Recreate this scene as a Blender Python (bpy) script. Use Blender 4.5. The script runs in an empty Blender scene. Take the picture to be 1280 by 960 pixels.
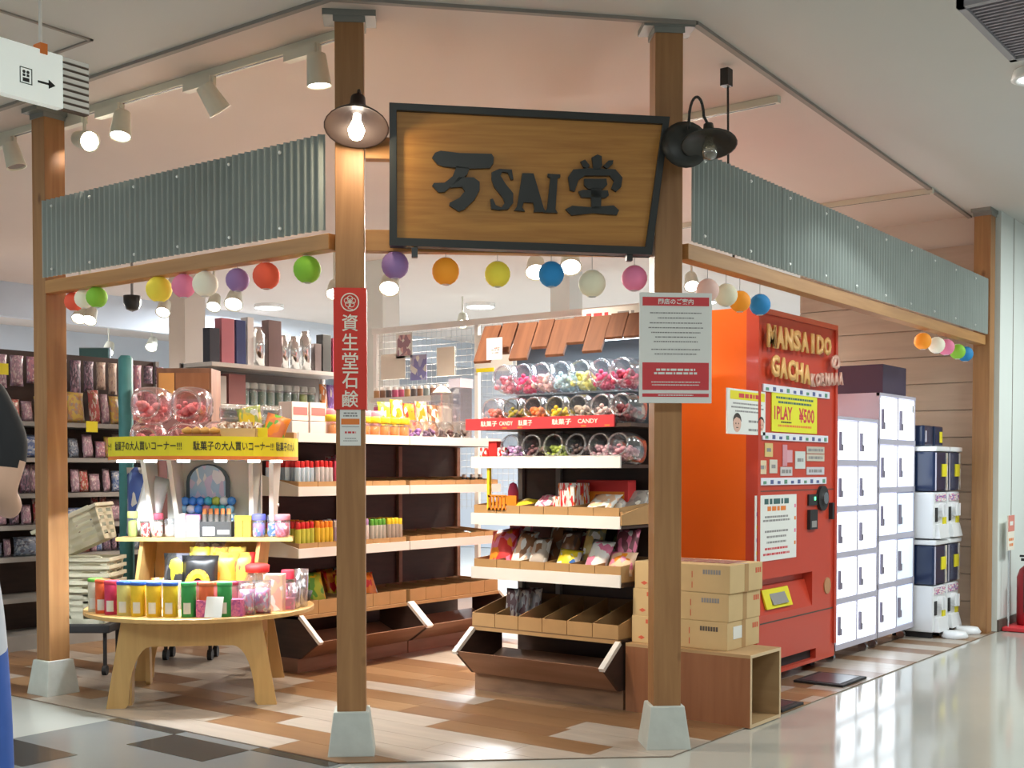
import bpy, bmesh, math, random
from mathutils import Vector, Matrix
random.seed(7)
R = math.radians
SC = bpy.context.scene
COL = SC.collection
# ------------------------------------------------------------------ camera
HEAD = R(-52.97)
cam = bpy.data.cameras.new('camera'); cam_o = bpy.data.objects.new('camera', cam); COL.objects.link(cam_o)
cam.sensor_width = 36; cam.lens = 36 * 1500 / 1280; cam.shift_y = 146.28 / 1280
cam.clip_start = .05; cam.clip_end = 100
cam_o.location = (0, 0, 1.2); cam_o.rotation_euler = (R(88.5), 0, HEAD)
SC.camera = cam_o
# ------------------------------------------------------------------ world, exposure
w = bpy.data.worlds.new('mall_air'); SC.world = w; w.use_nodes = True
w.node_tree.nodes['Background'].inputs[0].default_value = (.90, .95, 1, 1)
w.node_tree.nodes['Background'].inputs[1].default_value = .42
SC.view_settings.view_transform = 'Standard'; SC.view_settings.look = 'None'
SC.view_settings.exposure = 0.36; SC.view_settings.gamma = 1; SC.view_settings.use_curve_mapping = False
# ------------------------------------------------------------------ area lights (mall ceiling fluorescents, shop ceiling)
def light(name, kind, loc, energy, color=(1, 1, 1), aim=None, **kw):
    l = bpy.data.lights.new(name, kind); l.energy = energy; l.color = color
    for k, v in kw.items(): setattr(l, k, v)
    o = bpy.data.objects.new(name, l); COL.objects.link(o); o.location = loc
    if aim is not None: o.rotation_euler = Vector(aim).to_track_quat('-Z', 'Y').to_euler()
    return o
COOL = (.93, 1, .97); WARM = (1, .85, .68)
for x, y, e in ((1.2, 1.2, 36), (3.2, -1.2, 40), (-.6, 3.6, 36), (6.6, .2, 52), (9.6, .6, 70), (1.2, 6.4, 40)):
    light('mall_light', 'AREA', (x, y, 3.04), e, COOL, (0, 0, -1), shape='RECTANGLE', size=1.2, size_y=.5)

# ------------------------------------------------------------------ materials
def newmat(name):
    m = bpy.data.materials.new(name); m.use_nodes = True
    return m, m.node_tree, m.node_tree.nodes['Principled BSDF']
def P(name, col, rough=.55, metal=0., var=.06, scale=9., emit=0., bump=0., coat=0., ecol=None):
    m, nt, b = newmat(name)
    b.inputs['Roughness'].default_value = rough; b.inputs['Metallic'].default_value = metal
    if coat: b.inputs['Coat Weight'].default_value = coat; b.inputs['Coat Roughness'].default_value = .08
    tc = nt.nodes.new('ShaderNodeTexCoord'); nz = nt.nodes.new('ShaderNodeTexNoise')
    nz.inputs['Scale'].default_value = scale; nz.inputs['Detail'].default_value = 3
    nt.links.new(tc.outputs['Object'], nz.inputs['Vector'])
    mx = nt.nodes.new('ShaderNodeMix'); mx.data_type = 'RGBA'
    mx.inputs[6].default_value = (*[max(0, c * (1 - var)) for c in col], 1)
    mx.inputs[7].default_value = (*[min(1, c * (1 + var)) for c in col], 1)
    nt.links.new(nz.outputs['Fac'], mx.inputs[0]); nt.links.new(mx.outputs[2], b.inputs['Base Color'])
    if emit:
        b.inputs['Emission Color'].default_value = (*(ecol or col), 1); b.inputs['Emission Strength'].default_value = emit
    if bump:
        bp = nt.nodes.new('ShaderNodeBump'); bp.inputs['Strength'].default_value = bump; bp.inputs['Distance'].default_value = .01
        nt.links.new(nz.outputs['Fac'], bp.inputs['Height']); nt.links.new(bp.outputs[0], b.inputs['Normal'])
    return m
def WOOD(name, c1, c2, stretch=(14, 14, 1), rough=.5, scale=2.2, knots=False):
    m, nt, b = newmat(name); b.inputs['Roughness'].default_value = rough
    tc = nt.nodes.new('ShaderNodeTexCoord'); mp = nt.nodes.new('ShaderNodeMapping')
    mp.inputs['Scale'].default_value = stretch
    oi = nt.nodes.new('ShaderNodeObjectInfo'); va = nt.nodes.new('ShaderNodeVectorMath'); va.operation = 'ADD'
    ml = nt.nodes.new('ShaderNodeVectorMath'); ml.operation = 'SCALE'; ml.inputs[3].default_value = 31
    nt.links.new(oi.outputs['Random'], ml.inputs[0])
    nt.links.new(tc.outputs['Object'], mp.inputs['Vector']); nt.links.new(mp.outputs[0], va.inputs[0]); nt.links.new(ml.outputs[0], va.inputs[1])
    nz = nt.nodes.new('ShaderNodeTexNoise'); nz.inputs['Scale'].default_value = scale; nz.inputs['Detail'].default_value = 5; nz.inputs['Distortion'].default_value = .6
    nt.links.new(va.outputs[0], nz.inputs['Vector'])
    rp = nt.nodes.new('ShaderNodeValToRGB'); rp.color_ramp.elements[0].position = .3; rp.color_ramp.elements[1].position = .72
    rp.color_ramp.elements[0].color = (*c2, 1); rp.color_ramp.elements[1].color = (*c1, 1)
    nt.links.new(nz.outputs['Fac'], rp.inputs[0])
    out = rp.outputs[0]
    if knots:
        vo = nt.nodes.new('ShaderNodeTexVoronoi'); vo.inputs['Scale'].default_value = 3.1
        mp2 = nt.nodes.new('ShaderNodeMapping'); mp2.inputs['Scale'].default_value = (1.6, 1.6, .9)
        nt.links.new(tc.outputs['Object'], mp2.inputs['Vector']); nt.links.new(mp2.outputs[0], vo.inputs['Vector'])
        r2 = nt.nodes.new('ShaderNodeValToRGB'); r2.color_ramp.elements[0].position = .05; r2.color_ramp.elements[1].position = .11
        r2.color_ramp.elements[0].color = (.35, .25, .2, 1); r2.color_ramp.elements[1].color = (1, 1, 1, 1)
        nt.links.new(vo.outputs['Distance'], r2.inputs[0])
        mu = nt.nodes.new('ShaderNodeMix'); mu.data_type = 'RGBA'; mu.blend_type = 'MULTIPLY'; mu.inputs[0].default_value = .8
        nt.links.new(out, mu.inputs[6]); nt.links.new(r2.outputs[0], mu.inputs[7]); out = mu.outputs[2]
    nt.links.new(out, b.inputs['Base Color'])
    return m
def CLEAR(name, tint=(.93, .95, .96), gl=.22, milk=.06):
    m = bpy.data.materials.new(name); m.use_nodes = True; nt = m.node_tree; nt.nodes.clear()
    o = nt.nodes.new('ShaderNodeOutputMaterial'); mx = nt.nodes.new('ShaderNodeMixShader')
    t = nt.nodes.new('ShaderNodeBsdfTransparent'); t.inputs[0].default_value = (*tint, 1)
    g = nt.nodes.new('ShaderNodeBsdfGlossy'); g.inputs['Roughness'].default_value = .12
    g.inputs['Color'].default_value = (.9, .9, .92, 1)
    lw = nt.nodes.new('ShaderNodeLayerWeight'); lw.inputs['Blend'].default_value = .35
    ma = nt.nodes.new('ShaderNodeMath'); ma.operation = 'MULTIPLY_ADD'; ma.inputs[1].default_value = .7; ma.inputs[2].default_value = gl * .4
    nt.links.new(lw.outputs['Facing'], ma.inputs[0]); nt.links.new(ma.outputs[0], mx.inputs[0])
    df = nt.nodes.new('ShaderNodeBsdfDiffuse'); df.inputs[0].default_value = (*tint, 1); m2 = nt.nodes.new('ShaderNodeMixShader'); m2.inputs[0].default_value = milk
    nt.links.new(t.outputs[0], m2.inputs[1]); nt.links.new(df.outputs[0], m2.inputs[2])
    nt.links.new(m2.outputs[0], mx.inputs[1]); nt.links.new(g.outputs[0], mx.inputs[2]); nt.links.new(mx.outputs[0], o.inputs[0])
    return m
def PRINT(name, c1, c2, c3=(1, 1, 1), sc=5.):
    """printed wrapper: colour fields in c2 / c3 on c1"""
    m, nt, b = newmat(name); b.inputs['Roughness'].default_value = .35
    tc = nt.nodes.new('ShaderNodeTexCoord'); oi = nt.nodes.new('ShaderNodeObjectInfo')
    va = nt.nodes.new('ShaderNodeVectorMath'); va.operation = 'MULTIPLY_ADD'
    va.inputs[1].default_value = (1, 1, 1)
    ml = nt.nodes.new('ShaderNodeVectorMath'); ml.operation = 'SCALE'; ml.inputs[3].default_value = 17
    nt.links.new(oi.outputs['Random'], ml.inputs[0])
    nt.links.new(tc.outputs['Generated'], va.inputs[0]); nt.links.new(ml.outputs[0], va.inputs[2])
    vo = nt.nodes.new('ShaderNodeTexVoronoi'); vo.inputs['Scale'].default_value = sc
    nt.links.new(va.outputs[0], vo.inputs['Vector'])
    sp = nt.nodes.new('ShaderNodeSeparateColor'); nt.links.new(vo.outputs['Color'], sp.inputs[0])
    rp = nt.nodes.new('ShaderNodeValToRGB'); rp.color_ramp.interpolation = 'CONSTANT'
    e = rp.color_ramp.elements; e[0].position = 0; e[0].color = (*c1, 1); e[1].position = .5; e[1].color = (*c2, 1)
    x = e.new(.82); x.color = (*c3, 1)
    nt.links.new(sp.outputs[0], rp.inputs[0]); nt.links.new(rp.outputs[0], b.inputs['Base Color'])
    return m
C = {}
def col(name, rgb, **kw):
    if name not in C: C[name] = P(name, rgb, **kw)
    return C[name]
M = dict(
 post=WOOD('post_timber', (.41, .21, .08), (.29, .135, .05), (12, 12, .8), knots=True),
 beam=WOOD('beam_timber', (.52, .27, .095), (.40, .19, .06), (.8, .8, 12), knots=True),
 concrete=P('concrete', (.55, .58, .54), .85, var=.12, scale=14, bump=.25),
 zinc=P('corrugated_zinc', (.33, .37, .35), .75, .0, var=.12, scale=5),
 steel=P('bracket_steel', (.26, .27, .25), .5, .3),
 screw=P('screw_head', (.8, .82, .8), .35, .4),
 ceilw=P('ceiling_paint', (.60, .60, .575), .9, var=.02, scale=2),
 ceils=P('shop_ceiling_lamp_tint', (.64, .575, .53), .9, var=.03, scale=2),  # warm lamp light on the shop ceiling put into its colour
 ceilt=P('ceiling_joint', (.30, .27, .24), .8),
 wallw=P('white_wall_paint', (.70, .745, .72), .75, var=.02, scale=2),
 wallb=P('blue_grey_wall_paint', (.55, .60, .66), .85, var=.04, scale=2),
 wallbg=P('beige_column_paint', (.62, .56, .5), .85, var=.04, scale=2),
 board=WOOD('pale_wall_board', (.50, .41, .33), (.42, .34, .27), (.8, .8, 9), .7),
 dark=P('black_paint', (.018, .02, .018), .4, var=.2),
 signface=WOOD('sign_face_wood', (.50, .235, .045), (.37, .15, .025), (1, 1, 16), .45, 3),
 white=P('white_enamel', (.82, .82, .80), .4, var=.02),
 strip=P('white_shelf_edge', (.86, .83, .79), .45, var=.02),
 ivory=P('ivory_lamp_metal', (.66, .66, .55), .5, var=.04),
 brownd=WOOD('dark_brown_board', (.060, .032, .024), (.040, .022, .016), (2, 2, 14), .55),
 brownm=WOOD('bin_brown_board', (.36, .20, .13), (.27, .14, .085), (1.2, 1.2, 12), .5),
 card=P('brown_card', (.44, .26, .11), .8, var=.1, scale=12),
 carton=P('carton_card', (.62, .44, .22), .8, var=.07, scale=10),
 ply=WOOD('red_brown_plywood', (.34, .14, .062), (.27, .105, .045), (10, 10, 1), .5),
 plyedge=P('plywood_edge', (.68, .50, .30), .7),
 plyin=WOOD('plywood_inside', (.50, .32, .16), (.42, .26, .12), (1.5, 1.5, 9), .6),
 table=WOOD('beech_veneer', (.66, .42, .16), (.56, .34, .12), (10, 10, 1), .45),
 shingle=WOOD('awning_board', (.25, .10, .045), (.16, .058, .026), (10, 1.2, 1.2), .6),
 red=P('vending_red', (.60, .062, .03), .3, var=.03, scale=2, coat=.2),
 redside=P('vending_red_lamp_lit', (.95, .15, .01), .35, var=.03, scale=2),  # side red turned brighter and more orange for the warm lamps on it
 lilac=P('lilac_grey_frame', (.52, .50, .60), .45, var=.04),
 lit=P('lit_door_panel', (.92, .96, 1), .4, emit=2.2, ecol=(.82, .9, 1), var=.01),
 navy=P('navy_capsule_window', (.012, .025, .075), .15, var=.1),
 plastic=P('white_plastic', (.80, .82, .85), .3, var=.02),
 purple=P('dark_purple_box', (.06, .045, .085), .5),
 clear=CLEAR('clear_plastic'),
 clearp=CLEAR('pink_clear_plastic', (.95, .78, .80)),
 glassb=CLEAR('bulb_glass', (.95, .9, .75), .3),
 lamp=P('lamp_glow', (1, .97, .9), .4, emit=14, ecol=(1, .95, .86)),
 lampc=P('cool_lamp_glow', (1, 1, 1), .4, emit=9, ecol=(.9, .97, 1)),
 bulb=P('bulb_glow', (1, .9, .75), .4, emit=12, ecol=(1, .90, .74)),
 bronze=P('bronze_shade', (.035, .022, .019), .4, .3),
 paper=P('white_paper', (.80, .81, .78), .7, var=.02),
 ink=P('grey_ink', (.28, .27, .27), .8), inkd=P('black_ink', (.03, .03, .03), .8),
 redink=P('red_ink', (.62, .05, .06), .6, var=.04), orink=P('orange_ink', (.8, .22, .04), .6),
 redcloth=P('red_banner_cloth', (.66, .035, .02), .6, var=.05),
 cream=P('cream_print', (.85, .80, .70), .7),
 yellow=P('yellow_print', (.80, .70, .02), .55, var=.03),
 teal=P('teal_post_paint', (.06, .25, .27), .5, var=.4, scale=8),
 grey=P('grey_board', (.28, .27, .26), .7),
 beige=P('beige_panel', (.62, .60, .54), .55, var=.03),
 basket=P('ivory_basket_plastic', (.72, .70, .55), .45, var=.03),
 wire=P('white_wire', (.75, .76, .76), .4),
 rubber=P('black_rubber', (.02, .02, .022), .6),
 base=P('baseboard_brown', (.10, .075, .06), .6),
 extred=P('extinguisher_red', (.35, .012, .02), .35), redplate=P('red_stand', (.62, .03, .04), .5),
 chrome=P('chrome', (.7, .72, .74), .18, 1.),
 green=P('dark_green_board', (.05, .13, .13), .6),
)
def FLOOR(name, c, rough, spec=.5):
    m = P(name, c, rough, var=.04, scale=3)
    m.node_tree.nodes['Principled BSDF'].inputs['Specular IOR Level'].default_value = spec
    return m
M['mallfloor'] = FLOOR('polished_cream_vinyl', (.44, .44, .40), .09)
M['tilegrey'] = FLOOR('grey_vinyl', (.20, .205, .20), .14)
M['tiledark'] = FLOOR('charcoal_vinyl', (.055, .052, .047), .16)
PLK = [WOOD('plank_white', (.45, .385, .32), (.37, .315, .265), (12, 1, 1), .3),
       WOOD('plank_orange', (.27, .15, .072), (.22, .118, .056), (12, 1, 1), .3),
       WOOD('plank_brown', (.24, .13, .065), (.19, .10, .05), (12, 1, 1), .3),
       WOOD('plank_tan', (.34, .20, .10), (.28, .16, .08), (12, 1, 1), .3)]

# ------------------------------------------------------------------ mesh builder
class B:
    def __init__(s): s.v = []; s.f = []
    def add(s, vs, fs):
        n = len(s.v); s.v += [tuple(v) for v in vs]; s.f += [tuple(i + n for i in f) for f in fs]; return s
    def box(s, x0, y0, z0, x1, y1, z1):
        return s.add([(x0, y0, z0), (x1, y0, z0), (x1, y1, z0), (x0, y1, z0), (x0, y0, z1), (x1, y0, z1), (x1, y1, z1), (x0, y1, z1)],
                     [(0, 3, 2, 1), (4, 5, 6, 7), (0, 1, 5, 4), (1, 2, 6, 5), (2, 3, 7, 6), (3, 0, 4, 7)])
    def hexa(s, b4, t4):
        return s.add(list(b4) + list(t4), [(0, 3, 2, 1), (4, 5, 6, 7), (0, 1, 5, 4), (1, 2, 6, 5), (2, 3, 7, 6), (3, 0, 4, 7)])
    def cyl(s, p0, p1, r0, r1=None, n=12, cap=True):
        r1 = r0 if r1 is None else r1; p0 = Vector(p0); p1 = Vector(p1); q = (p1 - p0).to_track_quat('Z', 'Y')
        a = [p0 + q @ Vector((r0 * math.cos(2 * math.pi * i / n), r0 * math.sin(2 * math.pi * i / n), 0)) for i in range(n)]
        b = [p1 + q @ Vector((r1 * math.cos(2 * math.pi * i / n), r1 * math.sin(2 * math.pi * i / n), 0)) for i in range(n)]
        f = [(i, (i + 1) % n, n + (i + 1) % n, n + i) for i in range(n)]
        if cap: f += [tuple(range(n - 1, -1, -1)), tuple(range(n, 2 * n))]
        return s.add(a + b, f)
    def lathe(s, prof, n=14, o=(0, 0, 0), axis=(0, 0, 1), sq=None, phase=0):
        q = Vector(axis).to_track_quat('Z', 'Y'); o = Vector(o); vs = []; fs = []
        for r, z in prof:
            for i in range(n):
                t = 2 * math.pi * (i + phase) / n; cx, sy = math.cos(t), math.sin(t)
                if sq: k = (abs(cx) ** sq + abs(sy) ** sq) ** (-1 / sq); cx *= k; sy *= k
                vs.append(o + q @ Vector((r * cx, r * sy, z)))
        for k in range(len(prof) - 1):
            for i in range(n):
                j = (i + 1) % n; fs.append((k * n + i, k * n + j, (k + 1) * n + j, (k + 1) * n + i))
        if prof[0][0] > 1e-4: fs.append(tuple(range(n - 1, -1, -1)))
        if prof[-1][0] > 1e-4: fs.append(tuple((len(prof) - 1) * n + i for i in range(n)))
        return s.add(vs, fs)
    def shell(s, prof, n=14, **k):
        b = B().lathe(prof, n, **k); b.f = [f for f in b.f if len(f) == 4]; return s.add(b.v, b.f)
    def prism(s, poly, fr, d):
        """poly: 2-D outline; fr(u,v,w) -> xyz; w from 0 to d"""
        n = len(poly); vs = [fr(u, v, 0) for u, v in poly] + [fr(u, v, d) for u, v in poly]
        return s.add(vs, [tuple(range(n)), tuple(range(2 * n - 1, n - 1, -1))] + [(i, n + i, n + (i + 1) % n, (i + 1) % n) for i in range(n)])
    def tube(s, pts, r, n=6):
        for a, b in zip(pts[:-1], pts[1:]): s.cyl(a, b, r, n=n)
        return s
    def torus(s, R_, r, o=(0, 0, 0), axis=(0, 0, 1), n=16, m=6):
        return s.shell([(R_ + r * math.cos(2 * math.pi * k / m), r * math.sin(2 * math.pi * k / m)) for k in range(m + 1)], n, o=o, axis=axis)
    def mesh(s, name, mat, smooth=False, bevel=0.):
        me = bpy.data.meshes.new(name); me.from_pydata(s.v, [], s.f); 
        bm = bmesh.new(); bm.from_mesh(me)
        bmesh.ops.remove_doubles(bm, verts=bm.verts, dist=1e-5); bmesh.ops.recalc_face_normals(bm, faces=bm.faces)
        if bevel: bmesh.ops.bevel(bm, geom=[e for e in bm.edges if len(e.link_faces) == 2 and e.calc_face_angle(0) > .6], offset=bevel, segments=2, affect='EDGES', profile=.6, clamp_overlap=True)
        bm.to_mesh(me); bm.free()
        if smooth:
            for p in me.polygons: p.use_smooth = True
        if mat: me.materials.append(mat)
        return me
    def build(s, name, mat, parent=None, loc=None, rz=0, smooth=False, bevel=0.):
        o = bpy.data.objects.new(name, s.mesh(name, mat, smooth, bevel)); COL.objects.link(o)
        if loc: o.location = loc
        o.rotation_euler.z = rz
        if parent: o.parent = parent
        return o
def box(*a): return B().box(*a)
def tag(o, label=None, cat=None, group=None, kind=None):
    if label: o['label'] = label
    if cat: o['category'] = cat
    if group: o['group'] = group
    if kind: o['kind'] = kind
    return o
def thing(name, label, cat, loc=(0, 0, 0), rz=0, group=None):
    o = bpy.data.objects.new(name, None); COL.objects.link(o); o.location = loc; o.rotation_euler.z = rz
    o.empty_display_size = .05
    return tag(o, label, cat, group)
def copy_tree(o, parent=None):
    c = o.copy(); COL.objects.link(c); c.parent = parent
    for ch in list(o.children): copy_tree(ch, c)
    return c
def inst(name, me, mat=None, parent=None, loc=(0, 0, 0), rot=(0, 0, 0), sc=(1, 1, 1)):
    o = bpy.data.objects.new(name, me); COL.objects.link(o); o.location = loc; o.rotation_euler = rot; o.scale = sc
    if parent: o.parent = parent
    if mat: o.material_slots[0].link = 'OBJECT'; o.material_slots[0].material = mat
    return o
def text(body, mat, parent, loc, wd, ht, name='lettering', rz=0, ext=.001, bold=0., align=.5, kind=None, tilt=0):
    """flat or raised lettering; x to the right, z up, facing local -y, fitted to wd x ht, centred at loc"""
    cu = bpy.data.curves.new('t', 'FONT'); cu.body = body; cu.resolution_u = 2; cu.extrude = 0; cu.offset = bold; cu.space_line = .9
    t = bpy.data.objects.new('t', cu); COL.objects.link(t)
    dg = bpy.context.evaluated_depsgraph_get(); me = bpy.data.meshes.new_from_object(t.evaluated_get(dg))
    bpy.data.objects.remove(t); bpy.data.curves.remove(cu)
    xs = [v.co.x for v in me.vertices]; ys = [v.co.y for v in me.vertices]
    if not xs: return None
    x0, x1, y0, y1 = min(xs), max(xs), min(ys), max(ys)
    bm = bmesh.new(); bm.from_mesh(me)
    for v in bm.verts:
        v.co = Vector(((v.co.x - (x0 + x1) / 2) * wd / (x1 - x0), 0, (v.co.y - (y0 + y1) / 2) * ht / (y1 - y0)))
    bmesh.ops.recalc_face_normals(bm, faces=bm.faces)
    if ext > .003:
        r = bmesh.ops.extrude_face_region(bm, geom=list(bm.faces))
        for g in r['geom']:
            if isinstance(g, bmesh.types.BMVert): g.co.y -= ext
        bmesh.ops.recalc_face_normals(bm, faces=bm.faces)
    bm.to_mesh(me); bm.free(); me.name = name
    me.materials.clear(); me.materials.append(mat)
    o = bpy.data.objects.new(name, me); COL.objects.link(o); o.location = loc; o.rotation_euler = (0, tilt, rz)
    if parent: o.parent = parent
    return o
def lines(parent, mat, x0, x1, zs, y, h=.006, seed=1, name='print_lines'):
    """rows of unreadably small print as short dashes"""
    rd = random.Random(seed); b = B()
    for z in zs:
        ins = rd.uniform(0, .18) * (x1 - x0); x = x0 + ins; xe = x1 - ins
        while x < xe:
            wd = rd.uniform(.4, 1.6) * h * 2; b.box(x, y - .0006, z - h / 2, min(x + wd, xe), y, z + h / 2); x += wd + h * .5
    return tag(b.build(name, mat, parent), kind='stuff')
HZ = -R(47.8)      # chamfer front
# ================================================================== SETTING
def poly_clip(poly, x0, x1, y0, y1):
    def cut(p, f, ip):
        out = []
        for i in range(len(p)):
            a, b = p[i - 1], p[i]; fa, fb = f(a), f(b)
            if (fa >= 0) != (fb >= 0):
                t = fa / (fa - fb); out.append((a[0] + t * (b[0] - a[0]), a[1] + t * (b[1] - a[1])))
            if fb >= 0: out.append(b)
        return out
    for f in (lambda q: q[0] - x0, lambda q: x1 - q[0], lambda q: q[1] - y0, lambda q: y1 - q[1]):
        poly = cut(poly, f, None)
        if len(poly) < 3: return None
    return poly
SHOP = [(3.47, 3.50), (4.39, 2.475), (9.22, 2.475), (9.22, 14), (3.47, 14)]
XY = lambda u, v, w_: (u, v, w_)
mall = tag(box(-12, -12, -.12, 24, 18, -.004).build('floor', M['mallfloor']), 'polished cream vinyl floor of the mall passage', kind='structure')
# grey band with charcoal squares in the foreground
g_ = B().prism([(-3, 3.47), (-3, 5.0), (3.47, 5.0), (3.47, 3.5), (3.49, 3.47)], lambda u, v, t: (u, v, -.004 + t), .0015).build('vinyl_band', M['tilegrey'], mall)
for (x0, x1, y0, y1) in ((3.152, 3.402, 3.975, 4.49), (2.66, 2.91, 4.49, 4.985), (3.405, 3.47, 4.49, 5.0), (3.405, 3.47, 3.5, 3.975), (2.66, 2.91, 3.49, 3.975), (2.16, 2.41, 3.975, 4.49), (1.66, 1.91, 4.49, 4.985)):
    box(x0, y0, -.0025, x1, y1, -.001).build('tile', M['tiledark'], mall)
shopf = tag(B().prism(SHOP, lambda u, v, t: (u, v, -.003 + t), .002).build('floor', PLK[2]), 'shop floor of white and brown planks', kind='structure')
rp = random.Random(23); xi = 3.47; k = 0
while xi < 7.6:
    y = 2.0 - rp.uniform(0, .9); prev = rp.randrange(4)
    while y < 7.2:
        pl = poly_clip(SHOP, xi + .001, xi + .181, y + .001, y + .919)
        if pl and not (xi > 5.3 and y > 5.7) and not (xi > 6 and 3.6 < y + .5 < 4.2):
            c = 0 if (prev != 0 and rp.random() < .68) or (prev == 0 and rp.random() < .32) else rp.choice((1, 1, 2, 3))
            prev = c
            B().prism(pl, lambda u, v, t: (u, v, -.0012 + t), .0035).build('plank', PLK[c], shopf)
        y += .92
    xi += .182
for i in range(8):
    for j in range(2):
        x0 = 7.61 + i * .2
        box(x0, 2.476 + j * .45, -.001, x0 + .198, 2.92 + j * .45, .002).build('plank', PLK[(i + j * 3) % 2 * (1 + (i % 3))], shopf)
def struct(o, label, kind='structure'): return tag(o, label, kind=kind)
# ceilings
OUT = [(3.46, 14), (3.46, 3.53), (4.58, 2.49), (9.3, 2.72), (14, 2.72), (14, 14)]
struct(box(-12, -12, 3.14, 24, 18, 3.3).build('ceiling', M['ceilw']), 'grey white ceiling slab over the mall passage')
struct(B().prism([(-12, -12), (24, -12), (24, 2.70), (9.3, 2.70), (4.57, 2.465), (3.44, 3.515), (3.44, 18), (-12, 18)], lambda u, v, t: (u, v, 3.1 + t), .04).build('ceiling', M['ceilw']), 'grey white plaster ceiling of the mall passage')
struct(B().prism([(3.46, 17), (3.46, 3.53), (4.58, 2.49), (9.3, 2.72), (17, 2.72), (17, 17)], lambda u, v, t: (u, v, 3.1 + t), .04).build('ceiling', M['ceils']), 'plaster ceiling inside the shop with warm lamp light in its colour')
tb = B()
for a, b in zip([(3.45, 17), (3.45, 3.52), (4.575, 2.477), (9.3, 2.71), (9.9, 2.5)][:-1], [(3.45, 3.52), (4.575, 2.477), (9.3, 2.71), (9.9, 2.5)]):
    d = Vector((b[0] - a[0], b[1] - a[1], 0)).normalized(); n = Vector((-d.y, d.x, 0)) * .014
    A, Bq = Vector((*a, 3.085)), Vector((*b, 3.085)); up = Vector((0, 0, .03))
    tb.hexa([A - n, Bq - n, Bq + n, A + n], [A - n + up, Bq - n + up, Bq + n + up, A + n + up])
struct(tb.build('trim_1', M['ceilt']), 'dark joint strip on the ceiling along the shop outline')
hb = B()
hb.box(2.3, 4.70, 3.092, 3.155, 4.715, 3.105); hb.box(3.145, 4.70, 3.092, 3.16, 5.3, 3.105); hb.box(2.3, 5.29, 3.092, 3.155, 5.305, 3.105); hb.box(2.3, 4.70, 3.092, 2.315, 5.3, 3.105)
struct(hb.build('trim_2', M['ceilt']), 'thin dark frame of a ceiling access hatch')
t = thing('ceiling_grille', 'dark slatted air grille in the passage ceiling at upper right', 'grille', (4.9, .75, 3.03))
gf = B(); gf.box(0, 0, 0, .8, .03, .07); gf.box(0, .71, 0, .8, .74, .07); gf.box(0, 0, 0, .03, .74, .07); gf.box(.77, 0, 0, .8, .74, .07)
gf.build('frame', P('grille_frame', (.36, .35, .38), .6), t)
box(.03, .03, .06, .77, .71, .069).build('back_plate', P('grille_back', (.1, .09, .1), .7), t)
for i in range(20):
    x = .045 + i * .0365
    box(x, .03, .01, x + .014, .71, .05).build('slat', P('grille_slat', (.34, .31, .35), .6) if i == 0 else bpy.data.materials['grille_slat'], t)
t = thing('ceiling_downlight', 'bright round ceiling downlight near the right edge below the grille', 'ceiling light', (6.1, 1.47, 3.05))
B().shell([(.11, .05), (.12, .01), (.10, 0), (.085, .02)], 20).build('rim', M['white'], t, smooth=True)
B().cyl((0, 0, .012), (0, 0, .02), .086, n=20).build('diffuser', M['lampc'], t)
light('downlight_glow', 'SPOT', (6.1, 1.47, 3.04), 40, COOL, (0, 0, -1), spot_size=2.2, shadow_soft_size=.08)
# walls
wr = struct(box(9.24, 2.47, 0, 16, 2.53, 3.1).build('wall_right', M['wallw']), 'white wall of the passage right of the shop')
box(9.585, 2.466, .0, 9.592, 2.472, 3.1).build('wall_joint', M['ceilt'], wr)
struct(box(9.24, 2.455, 0, 16, 2.47, .085).build('baseboard_right', M['base']), 'dark brown baseboard along the white wall')
we = struct(box(9.30, 2.6, 0, 9.38, 4.05, 3.1).build('wall_back', M['wallbg']), 'short end wall behind the lockers clad with pale boards')
for i in range(15):
    z = .005 + i * .206
    if z < 2.75: box(9.278, 2.62, z, 9.302, 4.05, z + .200).build('board', M['board'], we)
struct(box(14.5, -2.5, 0, 14.7, 17, 3.1).build('wall_far_right', M['wallb']), 'far blue grey wall at the back of the shop')
struct(box(2.0, 14.8, 0, 14.7, 15.0, 3.1).build('wall_far_left', M['wallb']), 'far blue grey wall behind the left gondolas')
for nm, x, y, m in (('column_1', 8.1, 7.6, 'wallw'), ('column_2', 9.55, 6.55, 'wallw'), ('column_3', 7.31, 9.4, 'wallbg')):
    s = .11 if m == 'wallw' else .12
    struct(box(x - s, y - s, 0, x + s, y + s, 3.1).build(nm, M[m]), 'square painted column standing deep inside the shop')
sf = struct(box(6.0, 11.4, 2.75, 14.5, 11.5, 3.1).build('trim_3', M['wallb']), 'blue grey ceiling drop deep in the shop')

# ================================================================== FACADE
def post(x, y, rz, label, base=True, top=True):
    t = thing('timber_post', label, 'post', (x, y, 0), rz)
    z0 = .17 if base else 0
    box(-.06, -.06, z0, .06, .06, 3.07).build('shaft', M['post'], t, bevel=.004)
    if base:
        b, q = .098, .074
        B().hexa([(-b, -b, 0), (b, -b, 0), (b, b, 0), (-b, b, 0)], [(-q, -q, .185), (q, -q, .185), (q, q, .185), (-q, q, .185)]).build('concrete_footing', M['concrete'], t, bevel=.006)
    B().box(-.11, -.07, 3.075, .11, .07, 3.1).box(-.066, -.066, 3.05, .066, .066, 3.078).build('ceiling_bracket', M['steel'], t)
    return t
post(3.64, 5.83, 0, 'timber post at the left end of the corrugated fascia')
post(3.64, 3.597, HZ, 'timber post carrying the long red vertical banner')
post(4.545, 2.6, HZ, 'timber post behind the hanging white and red notice')
post(9.15, 2.56, 0, 'far timber post at the corner of the white wall', base=False)
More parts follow.
